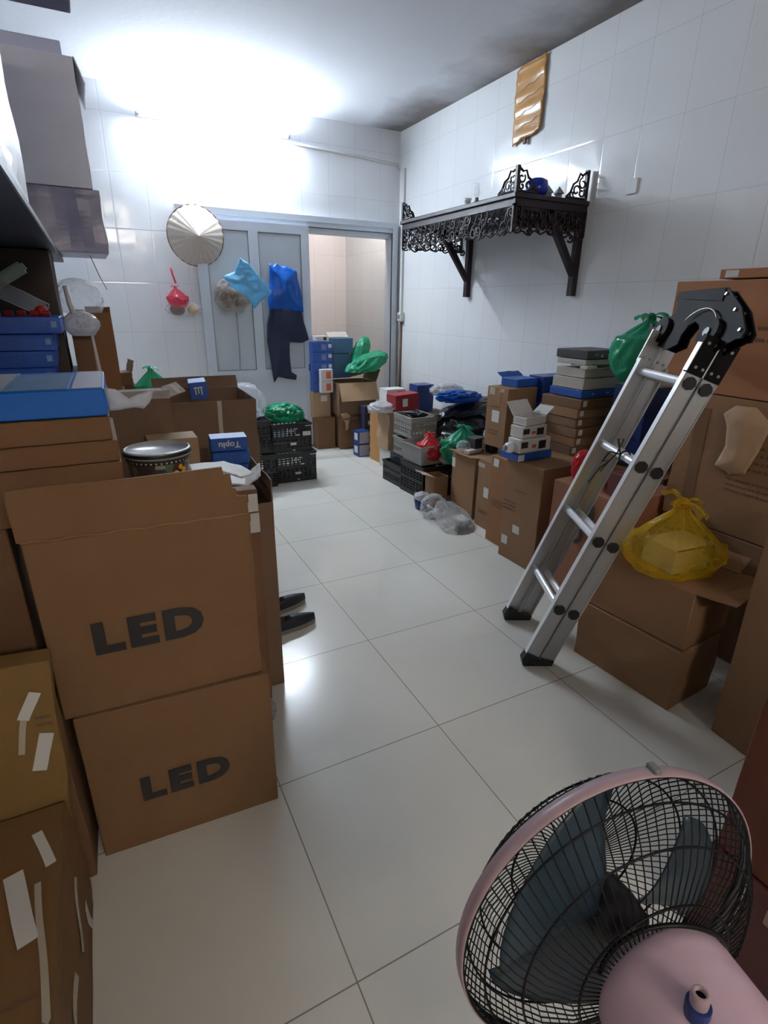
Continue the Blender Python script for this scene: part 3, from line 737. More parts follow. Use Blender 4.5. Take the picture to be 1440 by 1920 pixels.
# white bag and cartons standing behind the blue column
tag(bag(None, (-.955, 1.52, 1.30), (.062, .05, .055), m_whitefilm, 31, False, .22, squash=.8), 'crumpled white plastic bag stuffed between blue boxes and tall cartons', 'bag')
bm = bmesh.new(); tube(bm, [(-.975, 1.5, 1.38), (-.985, 1.5, 1.43), (-.99, 1.52, 1.50)], .011, 8)
tag(link('rolled_paper', bm, m_white, smooth=True), 'white paper roll rising from the crumpled white bag', 'paper')
carton('tall narrow brown carton with pale strip behind the blue boxes', -1.0, 1.56, .62, .0, .075, .30, .70, m_card2, crump=.004)
carton('tall brown carton standing against the wall side of the left pile', -.985, 1.90, .62, 0, .045, .30, .78, m_card2, crump=.004)
carton('tallest brown carton of the left pile, open at the top', -.935, 2.02, .62, .0, .115, .32, .77, m_card3, crump=.005, flaps=[('F', .03, .9)])
tag(bag(None, (-.955, 1.80, 1.39), (.10, .06, .10), m_glassy, 33, False, .12, squash=.5), 'clear inflated bag resting over the tall brown cartons', 'bag')
bm = bmesh.new()
st_ = sheet('paper_strip', [(-.925, 1.30), (-.915, 1.30), (-.905, 1.12), (-.89, 1.06), (-.897, .99), (-.915, .985), (-.918, 1.1)], 1.50, m_white, 3, .004, 0, 14)
bm.free()
tag(st_, 'torn white paper strip hanging down between the tall cartons', 'paper')
# support cartons below them
carton('wide brown carton below the tall cartons in the left pile', -.995, 1.55, 0, 0, .27, .80, .615, m_cardg)

# ---- the two printed cartons and what stands on them
L1 = carton('lower printed carton of two stacked near the aisle', -1.103, -.016, 0, -.061, .485, .42, .476, m_cardl, crump=.003,
            text_=[('LED', 'F', .485, .195/.476, .102, m_print, 1.18, .0055, 0)])
L2 = carton('upper printed carton of the two with its tall flap raised', -1.120, -.008, .478, -.051, .487, .42, .474, m_cardl, crump=.003,
            text_=[('LED', 'F', .455, .205/.474, .110, m_print, 1.18, .006, 0)])
M = Matrix.Translation((-1.123, -.008, .954)) @ Matrix.Rotation(-.05, 4, 'Z')
bm = bmesh.new()
poly = [(-.004, 0), (.487, 0), (.487, .045), (.463, .047), (.463, .066), (.455, .07), (.452, .105), (.437, .106), (.434, .124), (.2, .118), (.11, .122), (.0, .118), (-.006, .10)]
prism(bm, poly, 0, .006, Matrix.Identity(4)); bmesh.ops.recalc_face_normals(bm, faces=bm.faces[:])
fl = link('flap', bm, m_cardl, L2, loc=(-.003, 0, .478), label='raised front flap with stepped torn end')
bm = bmesh.new(); tube(bm, [(.0+.0243*k, -.002, .477+.0018*math.sin(k*1.7)) for k in range(21)], .0016, 5); link('crease', bm, m_tape, L2)
# tall narrow carton and the deeper box behind, with small white stickers down the corner
nb = carton('narrow carton squeezed behind the printed ones, white stickers down its corner', -.80, .425, 0, -.05, .295, .055, .865, m_card2, crump=.002,
            stickers=[('F', .945, .965, .03, .03), ('F', .94, .93, .034, .035), ('F', .95, .885, .03, .03), ('F', .95, .845, .042, .042)])
carton('upright brown box at the aisle edge behind the printed cartons', -.97, .50, 0, -.04, .535, .42, .785, m_cardg, crump=.003, open_top=True,
       flaps=[('R', .07, 1.45, m_cardg, .2), ('L', .10, 1.2)])
carton('white paperboard box lying open on the upright brown box', -.71, .60, .80, -.25, .20, .16, .05, m_white, flaps=[('F', .05, .5), ('R', .07, .8)], name='white_box', rot=(0, .12, -.25))
tag(sheet('torn_white_card', [(-.72, .36), (-.61, .38), (-.575, .30), (-.56, .20), (-.60, .18), (-.64, .27), (-.72, .27)], .0, m_white, 8, .008, 0, 16, plane='XY', M=Matrix.Translation((0, 0, .985))), 'white card sheet lying behind the raised flap beside the tin', 'card')
for i, (z, rz, dx) in enumerate(((.745, .0, 0), (.805, -.06, -.01), (.865, -.1, -.015))):
    b_ = carton(['lowest blue box of three on the brown stack by the tin', 'middle blue box of three on the brown stack by the tin', 'top blue box with upside-down lettering by the tin'][i],
                -.54+dx, .95, z, rz, .15, .10, .056, m_blue, name='blue_box', group='blue boxes beside the tin', crump=.0015,
                text_=[('Toplu', 'F', .5, .5, .034, m_label, 1.1, .001, PI)] if i == 2 else None)
carton('brown carton supporting the three blue boxes', -.80, .94, 0, 0, .41, .165, .74, m_cardg)
carton('small pale brown carton between the tin and the blue boxes', -.79, .96, .742, 0, .19, .13, .19, m_card4)
# three flat cartons and the blue gift box
carton('lowest of the three flat cartons behind the raised flap', -1.36, .10, .954, 0, .462, .30, .131, m_cardf, crump=.002)
carton('middle of the three flat cartons behind the raised flap', -1.36, .10, 1.087, 0, .460, .30, .050, m_cardf, crump=.002)
carton('topmost of the three flat cartons, under the bright blue box', -1.36, .10, 1.139, 0, .452, .32, .054, m_cardf, crump=.002)
bx_ = carton('flat bright blue box with torn white wrapping on the flat cartons', -1.34, .11, 1.196, -.02, .43, .36, .062, mat('vivid_blue_box', (0, 98, 190), .35, var=.05, bump=.1), crump=.0015, name='blue_box',
             stickers=[('T', .92, .5, .06, .34, mat('pale_lilac_print', (196, 196, 214), .35)), ('T', .47, .5, .06, .34, mat('pale_grey_print', (186, 190, 194), .35)), ('T', .68, .45, .13, .30, mat('sky_print', (120, 150, 186), .3, var=.3, scale=20))])
tw = sheet('torn_wrapper', [(-.91, 1.255), (-.885, 1.25), (-.86, 1.225), (-.84, 1.235), (-.80, 1.245), (-.815, 1.215), (-.83, 1.20), (-.85, 1.205), (-.905, 1.20)], .14, m_whitefilm, 5, .012, .01, 16, fs=(30, 30))
tag(tw, 'torn white wrapping sticking out of the flat bright blue box', 'wrapper')
# tin
tn = thing('round_tin', 'round patterned tin with a clear film lid beside the flat cartons', 'tin', (-.808, .215, .954))
PR = [(0, .0), (.068, .0), (.070, .006), (.077, .10), (.079, .118)]
bm = bmesh.new(); lathe(bm, PR, 48)
mt = mat('tin_paint', (70, 62, 58), .3, spec=.6)
nt = mt.node_tree; b_ = nt.nodes['Principled BSDF']; tc = nt.nodes.new('ShaderNodeTexCoord'); vo = nt.nodes.new('ShaderNodeTexVoronoi'); vo.inputs['Scale'].default_value = 34
nt.links.new(tc.outputs['Object'], vo.inputs['Vector']); cr = nt.nodes.new('ShaderNodeValToRGB'); nt.links.new(vo.outputs['Color'], cr.inputs[0])
cr.color_ramp.interpolation = 'CONSTANT'; e = cr.color_ramp.elements; e[0].color = lin((70, 58, 50)) + (1,); e[1].position = .82; e[1].color = lin((150, 160, 140)) + (1,)
for p_, c_ in ((.3, (110, 96, 78)), (.45, (64, 70, 62)), (.6, (90, 110, 96)), (.72, (60, 48, 52))): q = e.new(p_); q.color = lin(c_) + (1,)
nt.links.new(cr.outputs[0], b_.inputs['Base Color'])
link('tin_body', bm, mt, tn, smooth=True)
bm = bmesh.new(); lathe(bm, [(.079, .113), (.084, .113), (.085, .120), (.083, .129), (.078, .131), (.078, .126), (0, .127)], 48); link('lid', bm, mat('lid_silver', (168, 172, 176), .3, 0, var=.2, scale=30), tn, smooth=True)
bm = bmesh.new(); lathe(bm, [(.0855, .1185), (.0858, .122), (.0845, .1275)], 48); link('dark_band', bm, m_black, tn, smooth=True)
bm = bmesh.new()
for k in range(40):   # zigzag border
    a = 2*PI*k/40; a2 = a+PI/40; r0 = .0800
    bm.faces.new([bm.verts.new((r0*math.cos(q), r0*math.sin(q), z)) for q, z in ((a-PI/40, .112), (a, .101), (a2, .112))])
link('zigzag_border', bm, m_label, tn)
bm = bmesh.new(); lathe(bm, [(.0795, .100), (.0806, .113)], 48); link('border_band', bm, m_print, tn, smooth=True)
bm = bmesh.new()
for dx, dz, rr in ((0, .055, .012), (.018, .05, .010), (.030, .062, .011), (.012, .072, .009), (.036, .078, .008), (.026, .088, .007)):
    a = -PI/2 + (dx+.012)/.078 + .15; r0 = .0745 + dz*.04
    bmesh.ops.create_uvsphere(bm, u_segments=10, v_segments=6, radius=rr, matrix=Matrix.Translation((r0*math.cos(a), r0*math.sin(a), dz)) @ Matrix.Rotation(a, 4, 'Z') @ Matrix.Scale(.15, 4, (1, 0, 0)))
link('orange_decoration', bm, mat('marigold', (236, 160, 30), .4), tn, smooth=True)

# ---- big open carton and neighbours in the middle left
mc = m_cardg
bo = carton('large opened brown carton with a pale tape strip, midway to the door', -.685, 1.5, .545, -.03, .465, .48, .44, mc, open_top=True, crump=.010,
            stickers=[('F', .60, .5, .022, .44, m_tapew, 0, 'tape_strip')], flaps=[('B', .07, 1.0), ('L', .16, -.9)])
carton('brown carton beneath the large opened one', -.70, 1.5, 0, -.03, .50, .48, .54, m_card)
tt = carton('small blue box with white strokes leaning in the large opened carton', -.53, 1.55, .985, -.1, .085, .17, .085, m_blue, name='blue_box', crump=.001, rot=(0, -.08, -.12))
bm = bmesh.new()
for (a, b, c, d) in ((.022, .064, .055, .062), (.026, .032, .026, .053), (.040, .046, .030, .053), (.054, .060, .022, .053)): bx(bm, a, b, -.0035, -.0018, c, d)
link('printed_strokes', bm, m_label, tt)
carton('low brown carton left of the large opened one', -1.0, 1.42-.0, 0, 0, .0001+.29, .07, .88, m_cardg) if False else None
carton('rumpled brown carton with torn white edge behind the flat cartons', -.97, 1.12, .0, 0, .30, .32, 1.07, m_cardg, crump=.010, flaps=[('F', .05, .9, m_white), ('R', .07, .3)])
carton('taped brown parcel on top of the left rear cartons', -.90, 2.40, .86, .1, .16, .22, .10, m_card2, crump=.008, tape='F', tapem=m_tapew)
carton('small brown box with raised flap beside the taped parcel', -.86, 2.38, .965, .15, .12, .15, .075, m_card2, crump=.006, flaps=[('R', .07, 1.3)])
carton('brown carton carrying the parcels near the back wall', -.95, 2.37, 0, 0, .42, .50, .855, m_cardg)
tag(bag(None, (-.62, 2.62, .86), (.11, .09, .12), m_greendark, 41, True, .2, squash=.4, neck=.2), 'green plastic bag on cartons near the back wall', 'bag')
tag(bag(None, (-.875, 2.60, 1.045), (.04, .04, .07), m_black, 42, True, .1, squash=.4), 'little black pouch behind the taped parcel', 'pouch')

# silver bag on the floor by the printed carton
tag(bag(None, (-.565, .33, 0), (.045, .05, .045), m_glassy, 44, False, .2), 'crumpled clear bag on the floor beside the lower printed carton', 'bag')

# ---- near left wrapped bundles
m_yel = card('cardboard_yellowed', (124, 98, 56))
carton('flat yellowish wrapped carton standing at the left edge of the frame', -1.62, -.128, .03, .0, .465, .055, .735, m_yel, crump=.010, name='wrapped_carton', rot=(0, .075, 0),
       stickers=[('F', .905, .86, .022, .07, m_label, -.35), ('F', .925, .69, .026, .10, m_label, -.3), ('F', .87, .78, .012, .12, m_tapew, -.2, 'tape_strip')], lines=[('F', .955, .80, .03, .010, 2)])
carton('low film-wrapped carton with torn labels nearest the camera on the left', -1.62, -.98, 0, .0, .485, .84, .36, card('cardboard_yellowed2', (116, 86, 54)), crump=.014, name='wrapped_carton', tape='T', tapem=m_tapew,
       stickers=[('T', .86, .72, .035, .16, m_label, .25), ('T', .93, .86, .02, .10, m_label, .3), ('T', .95, .60, .012, .28, m_tapew, .12, 'tape_strip'), ('R', .80, .55, .14, .02, m_tapew, .5, 'tape_strip'), ('R', .55, .5, .18, .025, m_tapew, .2, 'tape_strip'),
                 ('R', .9, .2, .02, .12, m_label, .3)], lines=[('T', .90, .45, .10, .012, 3)])
carton('slim brown carton between the wrapped cartons and the printed ones', -1.30, -.060, 0, -.02, .178, .17, .50, m_card2, crump=.006, stickers=[('F', .84, .93, .04, .06, m_label, .3)])
carton('dusty brown wrapped carton leaning behind the flat yellowish one', -1.62, -.050, 0, 0, .30, .15, .95, m_cardg, crump=.012, name='wrapped_carton')
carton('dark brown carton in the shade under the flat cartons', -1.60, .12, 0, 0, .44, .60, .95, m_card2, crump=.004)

# ---- shoes behind the brown box
def shoe(label, x, y, rz):
    t = thing('slip_on_shoe', label, 'shoe', (x, y, 0), rz, 'pair of black slip-on shoes')
    bm = bmesh.new(); n = 20; rows = []
    def half(u): return .037*(math.sin(PI*min(1, max(0, u))**.8)**.55)*(1-.12*math.exp(-((u-.45)/.15)**2)) + .002
    for z, k in ((0, .96), (.004, 1.0), (.02, 1.0), (.022, .97)):
        row = []
        for i in range(n+1):
            u = i/n; row.append(bm.verts.new((u*.25, half(u)*k, z)))
        for i in range(n-1, 0, -1):
            u = i/n; row.append(bm.verts.new((u*.25, -half(u)*k, z)))
        rows.append(row)
    for A, B in zip(rows, rows[1:]):
        for i in range(len(A)): bm.faces.new((A[i], A[(i+1) % len(A)], B[(i+1) % len(B)], B[i]))
    bm.faces.new(rows[0][::-1]); bm.faces.new(rows[-1])
    link('sole', bm, mat('pale_sole', (120, 116, 108), .6), t)
    bm = bmesh.new(); rows = []
    for i in range(n+1):
        u = .03+.94*i/n; hw = half(u)*.93; top = .03 + .035*math.exp(-((u-.05)/.25)**2) + .02*math.sin(PI*u)
        row = []
        for k in range(13):
            a = PI*k/12; yy = hw*math.cos(a); zz = .02 + (top-.0)*math.sin(a)**.7*(1 if u > .42 else (.25 if 3 < k < 9 else 1))
            row.append(bm.verts.new((u*.25, yy, zz)))
        rows.append(row)
    for A, B in zip(rows, rows[1:]):
        for k in range(12): bm.faces.new((A[k], B[k], B[k+1], A[k+1]))
    link('upper', bm, mat('black_leather', (24, 26, 34), .5, bump=.2), t, smooth=True)
shoe('black slip-on shoe lying nearer the printed cartons on the aisle floor', -.41, .835, .10)
shoe('black slip-on shoe lying just behind its pair on the aisle floor', -.385, 1.0, .24)

# ---- black crates
def crate(label, x, y, z, rz, W, D, H, m=None, group=None, marks=False, cols=9, rows=4):
    t = thing('plastic_crate', label, 'crate', (x, y, z), rz, group); m = m or m_crate; th = .008
    bm = bmesh.new(); bx(bm, 0, W, 0, D, 0, .01)
    for z0, z1 in ((0, .03), (H*.45, H*.45+.03), (H-.045, H)):
        for (a, b, c, d) in ((0, W, 0, th), (0, W, D-th, D), (0, th, th, D-th), (W-th, W, th, D-th)): bx(bm, a, b, c, d, z0, z1)
    bx(bm, -.006, W+.006, -.006, 0, H-.016, H); bx(bm, -.006, W+.006, D, D+.006, H-.016, H); bx(bm, -.006, 0, 0, D, H-.016, H); bx(bm, W, W+.006, 0, D, H-.016, H)
    for k in range(cols+1):
        u = k/cols
        for yy in (0, D-th): bx(bm, u*(W-.012), u*(W-.012)+.012, yy, yy+th, .03, H-.045)
    nd = max(3, int(cols*D/W))
    for k in range(nd+1):
        u = k/nd
        for xx in (0, W-th): bx(bm, xx, xx+th, u*(D-.012), u*(D-.012)+.012, .03, H-.045)
    for (a, b, c, d) in ((.002, W-.002, .004, .006), (.002, W-.002, D-.006, D-.004)):   # inner mesh skin seen through the slots
        pass
    link('lattice', bm, m, t)
    bm = bmesh.new(); n = max(2, int(H/.022))
    for k in range(n):
        z0 = .012 + k*(H-.03)/n
        bx(bm, .01, W-.01, .0015, .0055, z0, z0+.009); bx(bm, .01, W-.01, D-.0055, D-.0015, z0, z0+.009)
        bx(bm, .0015, .0055, .01, D-.01, z0, z0+.009); bx(bm, W-.0055, W-.0015, .01, D-.01, z0, z0+.009)
    link('slats', bm, m, t)
    if marks:
        bm = bmesh.new(); r_ = random.Random(int(x*100+z*10))
        for (u, v, w2, h2) in ((.38, .78, .006, .035), (.43, .76, .006, .02), (.47, .78, .006, .035), (.55, .82, .03, .007), (.52, .76, .007, .02), (.60, .6, .03, .01), (.45, .3, .05, .02), (.84, .9, .05, .006), (.50, .08, .02, .008)):
            bx(bm, u*W, u*W+w2, -.009, -.0065, v*H-h2/2, v*H+h2/2)
        link('moulded_marks', bm, m_label, t)
    return t
crate('lower black plastic crate of the pair near the sliding door', .294, 3.02, 0, -.02, .352, .42, .26, marks=True, group='black crates by the door')
crate('upper black plastic crate of the pair near the sliding door', .270, 3.03, .262, -.02, .345, .42, .245, marks=True, group='black crates by the door')
crate('lower black crate tucked left of the crate pair', -.12, 2.96, 0, 0, .40, .42, .28, marks=False, group='black crates by the door')
crate('upper black crate tucked left of the crate pair', -.13, 2.97, .282, 0, .385, .42, .28, marks=False, group='black crates by the door')
tag(bag(None, (.43, 3.22, .512), (.15, .15, .10), m_greendark, 51, False, .32, squash=.3, ws=4), 'crumpled green plastic bag spilling over the upper black crate', 'bag')
tag(bag(None, (.12, 3.22, .567), (.15, .15, .19), m_glassy, 52, False, .12, squash=.4), 'inflated clear plastic bag on the left black crates', 'bag')
tag(link('white_tag', box(0, .07, -.006, 0, 0, .035), m_label, loc=(.535, 3.02, .40)), 'blank white paper tag on the side of the upper black crate', 'tag')

# ================================================================== RIGHT SIDE: cartons along the wall, far to near
LB = m_label
# -- far pile in the doorway
carton('lower dark carton at the left of the doorway pile', 1.02, 3.98, 0, 0, .20, .40, .33, m_card2, group=None, crump=.004)
carton('beige carton on the dark one at the left of the doorway pile', 1.00, 4.02, .333, 0, .19, .32, .26, m_card4, stickers=[('F', .62, .75, .07, .06)])
carton('big brown carton at the floor of the doorway pile, kraft flap hanging', 1.24, 3.88, 0, -.05, .38, .36, .36, m_card2, crump=.012, flaps=[('F', .001+.05, -1.0)])
tag(sheet('kraft_paper_scrap', [(1.24, .385), (1.30, .395), (1.35, .36), (1.33, .30), (1.32, .22), (1.29, .21), (1.285, .29), (1.25, .33)], 3.855, m_kraft, 4, .01, .0, 16, fs=(14, 14)), 'crumpled kraft paper hanging on the lower doorway carton', 'paper')
carton('opened brown carton with pale flap on top of the doorway pile', 1.22, 3.86, .365, -.02, .42, .34, .33, m_cardg, open_top=True, crump=.010, flaps=[('F', .19, -1.15, m_card4, .0), ('R', .13, 1.2)])
carton('leaning brown carton board behind the green doorway bag', 1.47, 4.22, .70, .1, .22, .10, .17, m_card, crump=.008, rot=(0, -.15, .1))
tag(bag(None, (1.47, 3.90, .80), (.16, .11, .13), m_green, 61, False, .28, squash=.5, lean=(.15, 0), ws=1.8), 'shiny green plastic bag slumped on the doorway pile', 'bag')
tag(bag(None, (1.53, 4.10, .86), (.09, .08, .17), m_green, 62, False, .12, squash=.6, lean=(.06, 0)), 'thin green film draped behind the slumped bag in the doorway', 'bag')
carton('upright steel-blue box crowning the doorway pile', 1.255, 4.08, .97, -.05, .22, .14, .15, m_teal, name='blue_box', crump=.002, flaps=[('B', .10, .5, m_white)])
carton('steel-blue box under the upright one in the doorway pile', 1.25, 4.08, .72, 0, .20, .13, .245, m_teal, name='blue_box', crump=.002)
for k in range(5):
    carton(['lowest patterned blue box of the doorway column', 'second patterned blue box up the doorway column', 'third patterned blue box up the doorway column', 'fourth patterned blue box up the doorway column', 'topmost patterned blue box of the doorway column'][k],
           1.01, 4.02, .597+.099*k, 0, .215, .20, .097, mat('patterned_blue_box', (44, 84, 158), .4, var=.45, scale=26), name='blue_box', crump=.001, group='patterned blue boxes in the doorway',
           stickers=[('F', .86, .6, .035, .035), ('F', .55, .5, .05, .05, mat('grey_lilac_print', (120, 124, 160), .5))])
carton('small pink-grey box lying on top of the patterned blue column', 1.06, 4.03, 1.095, .1, .13, .11, .05, m_white, name='small_box', stickers=[('F', .7, .5, .035, .03, m_print)])
for k in range(2):
    carton(['lower white box with orange pictures in the doorway pile', 'upper white box with orange pictures in the doorway pile'][k], 1.06, 3.94, .597+.118*k, 0, .13, .06, .115, m_white, name='picture_box', crump=.001,
           group='orange-printed boxes in the doorway', stickers=[('F', .62, .5, .05, .07, m_orange)])
# -- first row along the wall
for k in range(2):
    carton(['lower navy and white box on the floor by the doorway pile', 'upper navy and white box by the doorway pile'][k], 1.29, 3.52, .131*k, .05, .12, .13, .128, m_blue2, name='small_box', crump=.001, group='navy boxes by the doorway pile',
           stickers=[('L', .5, .55, .07, .07), ('F', .5, .5, .11, .115, mat('lilac_grey_box', (150, 150, 168), .5))])
for k in range(4):
    carton(['lowest dark box in the slim column by the doorway', 'second dark box in the slim column by the doorway', 'third dark box in the slim column by the doorway', 'topmost dark box in the slim column by the doorway'][k], 1.42, 3.67, .12*k, .0, .14, .12, .117, mat('navy_dull_box', (40, 42, 66), .5, var=.2), name='small_box', crump=.001,
           group='dark boxes in the slim column', stickers=[('F', .5, .6, .06, .04)])
carton('tall honey-brown carton in the row beside the grey crates', 1.385, 3.225, 0, .05, .35, .22, .485, card('cardboard_honey', (176, 130, 82)), crump=.004)
carton('tall kraft-wrapped bundle in the row beside the grey crates', 1.34, 2.985, .19, .05, .36, .21, .33, m_kraft, crump=.018, name='paper_bundle')
carton('white paperboard box under the kraft-wrapped bundle', 1.36, 2.985, 0, .05, .33, .20, .185, m_white, name='white_box')
tag(bag(None, (1.36, 3.12, .535), (.13, .12, .055), m_whitefilm, 71, False, .3, squash=.5), 'crumpled white plastic bag on the honey-brown carton', 'bag')
carton('white and navy printed box standing on the honey-brown carton', 1.40, 3.14, .59, .02, .20, .15, .13, m_white, name='printed_box', stickers=[('F', .78, .45, .085, .10, m_blue2), ('F', .3, .6, .08, .03, m_grey)])
carton('dark red box with white tag on top of the kraft-wrapped bundle', 1.40, 2.96, .53, .06, .25, .16, .16, m_red, name='red_box', crump=.003, stickers=[('F', .40, .55, .055, .07)], rot=(0, -.05, .06))
carton('dark blue box behind the red box against the corner', 1.70, 3.10, .50, 0, .18, .16, .25, m_blue2, name='blue_box')
carton('support carton under the blue box in the corner', 1.74, 2.95, 0, 0, .28, .32, .49, m_card2)
# grey crates
crate('lower light grey plastic crate in the tower beside the red box', 1.30, 2.50, .225, .02, .24, .30, .155, m_crateg, cols=7, group='grey crates')
crate('upper light grey plastic crate holding cables beside the red box', 1.30, 2.50, .405+.0, .02, .25, .30, .175, m_crateg, cols=7, group='grey crates')
bm = bmesh.new(); r_ = random.Random(3)
for k in range(9): tube(bm, [(1.34+.16*r_.random(), 2.55+.2*r_.random(), .56+.04*math.sin(t+k)) if t % 3 else (1.34+.17*r_.random(), 2.54+.22*r_.random(), .59) for t in range(6)], .008, 6)
tag(link('cable_tangle', bm, m_black, smooth=True), 'black cable tangle filling the upper light grey crate', 'cables')
carton('base carton under the light grey crates', 1.28, 2.52, 0, .02, .28, .30, .222, m_black, name='black_box', crump=.002)
crate('black slatted crate farther from the camera under the clear tub', 1.262, 2.62-.24, 0, .02, .02+.40, .12, .18, m_crate, cols=8, group='black crates along the right wall') if False else None
crate('black slatted crate at the aisle below the clear tub with the red bag', 1.208, 2.14, 0, .06, .40, .33, .262, m_crate, cols=9, group='black crates along the right wall')
crate('smaller black crate just behind the slatted one at the aisle', 1.20, 2.48+.01, 0, .04, .07, .30, .18, m_crate, cols=2, group='black crates along the right wall')
# clear tub with red bag
tub = thing('clear_tub', 'clear plastic tub standing on the black slatted crate', 'tub', (1.20, 2.17, .266), .08)
bm = bmesh.new(); H = .15; t_ = .004
rows = [[bm.verts.new(p) for p in ((a, b, z), (.36-a, b, z), (.36-a, .29-b, z), (a, .29-b, z))] for a, b, z in ((.02, .02, 0), (0, 0, H), (t_, t_, H), (.02+t_, .02+t_, t_))]
bm.faces.new(rows[0][::-1]); bm.faces.new(rows[3])
for A, B in zip(rows, rows[1:]):
    for k in range(4): bm.faces.new((A[k], A[(k+1) % 4], B[(k+1) % 4], B[k]))
link('tub_body', bm, film('cloudy_tub', (190, 192, 190), .45, .3, .3, 30), tub)
bm = bmesh.new(); tube(bm, [(-.004, -.004, H), (.364, -.004, H), (.364, .294, H), (-.004, .294, H)], .007, 6, closed=True); link('rim', bm, m_crateg, tub)
bm = bmesh.new(); [bx(bm, .06*k+.03, .06*k+.034, -.002+.010, .004+.012, .02, H-.01) for k in range(6)]; link('ribs', bm, m_crateg, tub)
tag(bag(None, (1.33, 2.26, .30), (.10, .09, .12), m_redfilm, 73, True, .2, squash=.6, neck=.4), 'red plastic bag stuffed in the clear tub', 'bag')
tag(bag(None, (1.50, 2.16, .275), (.10, .07, .06), m_whitefilm, 74, False, .3, squash=.5), 'pale crumpled bag at the corner of the clear tub', 'bag')
t = thing('scissors', 'scissors with red handles stuck in the red bag', 'scissors', (1.38, 2.14, .46), .3)
for sx in (-1, 1):
    bm = bmesh.new(); tube(bm, [(sx*.022+.018*math.cos(a), 0, .02+.024*math.sin(a)) for a in [2*PI*k/14 for k in range(14)]], .004, 6, closed=True); link('handle', bm, m_red, t, smooth=True)
    bm = bmesh.new(); cyl(bm, (sx*.012, 0, 0), (-sx*.006, 0, -.09), .004, .002, 6); link('blade', bm, m_bolt, t)
# bags against the wall
tag(bag(None, (1.78, 2.44, .28), (.22, .19, .175), m_darkbag, 75, False, .2, squash=.9), 'large dark sack behind the grey crates', 'sack')
tag(bag(None, (1.72, 2.48, .585), (.22, .14, .085), m_darkbag, 76, False, .3, squash=.6, lean=(.3, 0), ws=3), 'black folded sack draped over the large dark one', 'sack')
tag(bag(None, (1.72, 2.46, .705), (.16, .11, .055), m_bluefilm, 77, False, .42, squash=.5, ws=3), 'vivid blue plastic bag on the black folded sack', 'bag')
tag(bag(None, (1.76, 2.70, .72), (.12, .10, .06), m_whitefilm, 78, False, .4, squash=.5, ws=3), 'bright white plastic bag at the top of the sack pile', 'bag')
tag(bag(None, (1.52, 2.08, .295), (.165, .13, .15), m_green, 79, True, .22, squash=.8, neck=.4, ws=3), 'green plastic bag with tied knot beside the clear tub', 'bag')
tag(bag(None, (1.60, 2.06, 0), (.12, .09, .16), m_darkbag, 80, False, .12, squash=.8), 'dark sack on the floor under the knotted green bag', 'sack')
tag(bag(None, (1.88, 2.05, .36), (.13, .13, .16), m_whitefilm, 81, True, .22, squash=.7, neck=.3), 'white plastic bag with upright handles against the tiled wall', 'bag')
carton('dark box under the white bag by the wall', 1.80, 1.95, 0, 0, .22, .22, .35, m_card2)
tag(bag(None, (1.90, 1.76, .45), (.10, .10, .16), m_whitefilm, 82, True, .2, squash=.7, neck=.3), 'second white bag by the wall with a yellow strip below', 'bag')
carton('yellow-edged box below the second white bag by the wall', 1.80, 1.66, 0, 0, .20, .22, .445, mat('yellow_box', (190, 176, 40), .5, var=.2), name='yellow_box')
# small open dark box and pale flap, carton R5 with odds on top
carton('small dark open box with pale pink flap at the aisle', 1.20, 1.955, 0, 0, .12, .14, .24, m_card2, open_top=True, flaps=[('L', .10, .35, mat('pale_pink_board', (190, 158, 144), .6, var=.05))])
R5 = carton('tall brown carton with shaded side after the small dark open box', 1.318, 1.63, 0, -.017, .24, .29, .455, m_card, stickers=[('L', .05, .80, .05, .07)], crump=.004, flaps=[('L', .04, .1)])
tag(bag(None, (1.36, 1.84, .46), (.045, .05, .05), m_glassy, 83, False, .2, squash=.5), 'small clear bag at the back corner of the tall brown carton', 'bag')
carton('white can-shaped box lying on the tall brown carton', 1.33, 1.73, .460, .2, .14, .05, .025, m_white, name='small_box')
carton('black and white box on the tall brown carton', 1.40, 1.76, .460, .1, .10, .09, .10, m_print, name='small_box', stickers=[('F', .8, .5, .03, .08)])
carton('upright black tool box on the tall brown carton', 1.50, 1.69, .460, 0, .055, .08, .12, m_black, name='tool_box', stickers=[('F', .5, .8, .03, .01, m_grey)])
# cartons R3 R2 R4 G
R3 = carton('brown carton with corner sticker behind the tall stacked one', 1.291, 1.39, 0, -.042, .28, .18, .478, m_card, stickers=[('L', .62, .55, .055, .07), ('L', .2, .92, .08, .03, m_tapew, 0, 'tape_strip')], lines=[('L', .5, .25, .10, .008, 2)])
R2 = carton('brown carton with taped top between two similar cartons', 1.201, 1.118, 0, -.024, .32, .20, .575, m_card3, stickers=[('L', .25, .93, .05, .05)], lines=[('L', .5, .48, .12, .010, 3)])
R4 = carton('tall brown carton standing on the others with shiny taped top', 1.335, 1.375, .580, .075, .255, .19, .385, m_card, stickers=[('L', .5, .52, .07, .075), ('L', .25, .93, .05, .045, m_tapew, 0, 'tape_strip'), ('L', .72, .96, .04, .02, m_tapew, .1, 'tape_strip'), ('L', .58, .85, .035, .09, m_tape, 0, 'tape_strip')], lines=[('L', .4, .25, .10, .01, 2), ('L', .4, .68, .10, .008, 1)])
G = carton('large brown carton with two small stickers at the aisle by the ladder', 1.141, .79, 0, .029, .36, .30, .625, m_card, stickers=[('L', .45, .34, .055, .05), ('L', .15, .19, .05, .055)], lines=[('L', .2, .55, .10, .012, 3), ('L', .45, .72, .10, .008, 1)], crump=.005)
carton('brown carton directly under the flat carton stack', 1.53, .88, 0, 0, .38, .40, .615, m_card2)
carton('brown carton under the blue boxes against the wall', 1.605, 1.33, 0, 0, .34, .26, .70, m_card2)
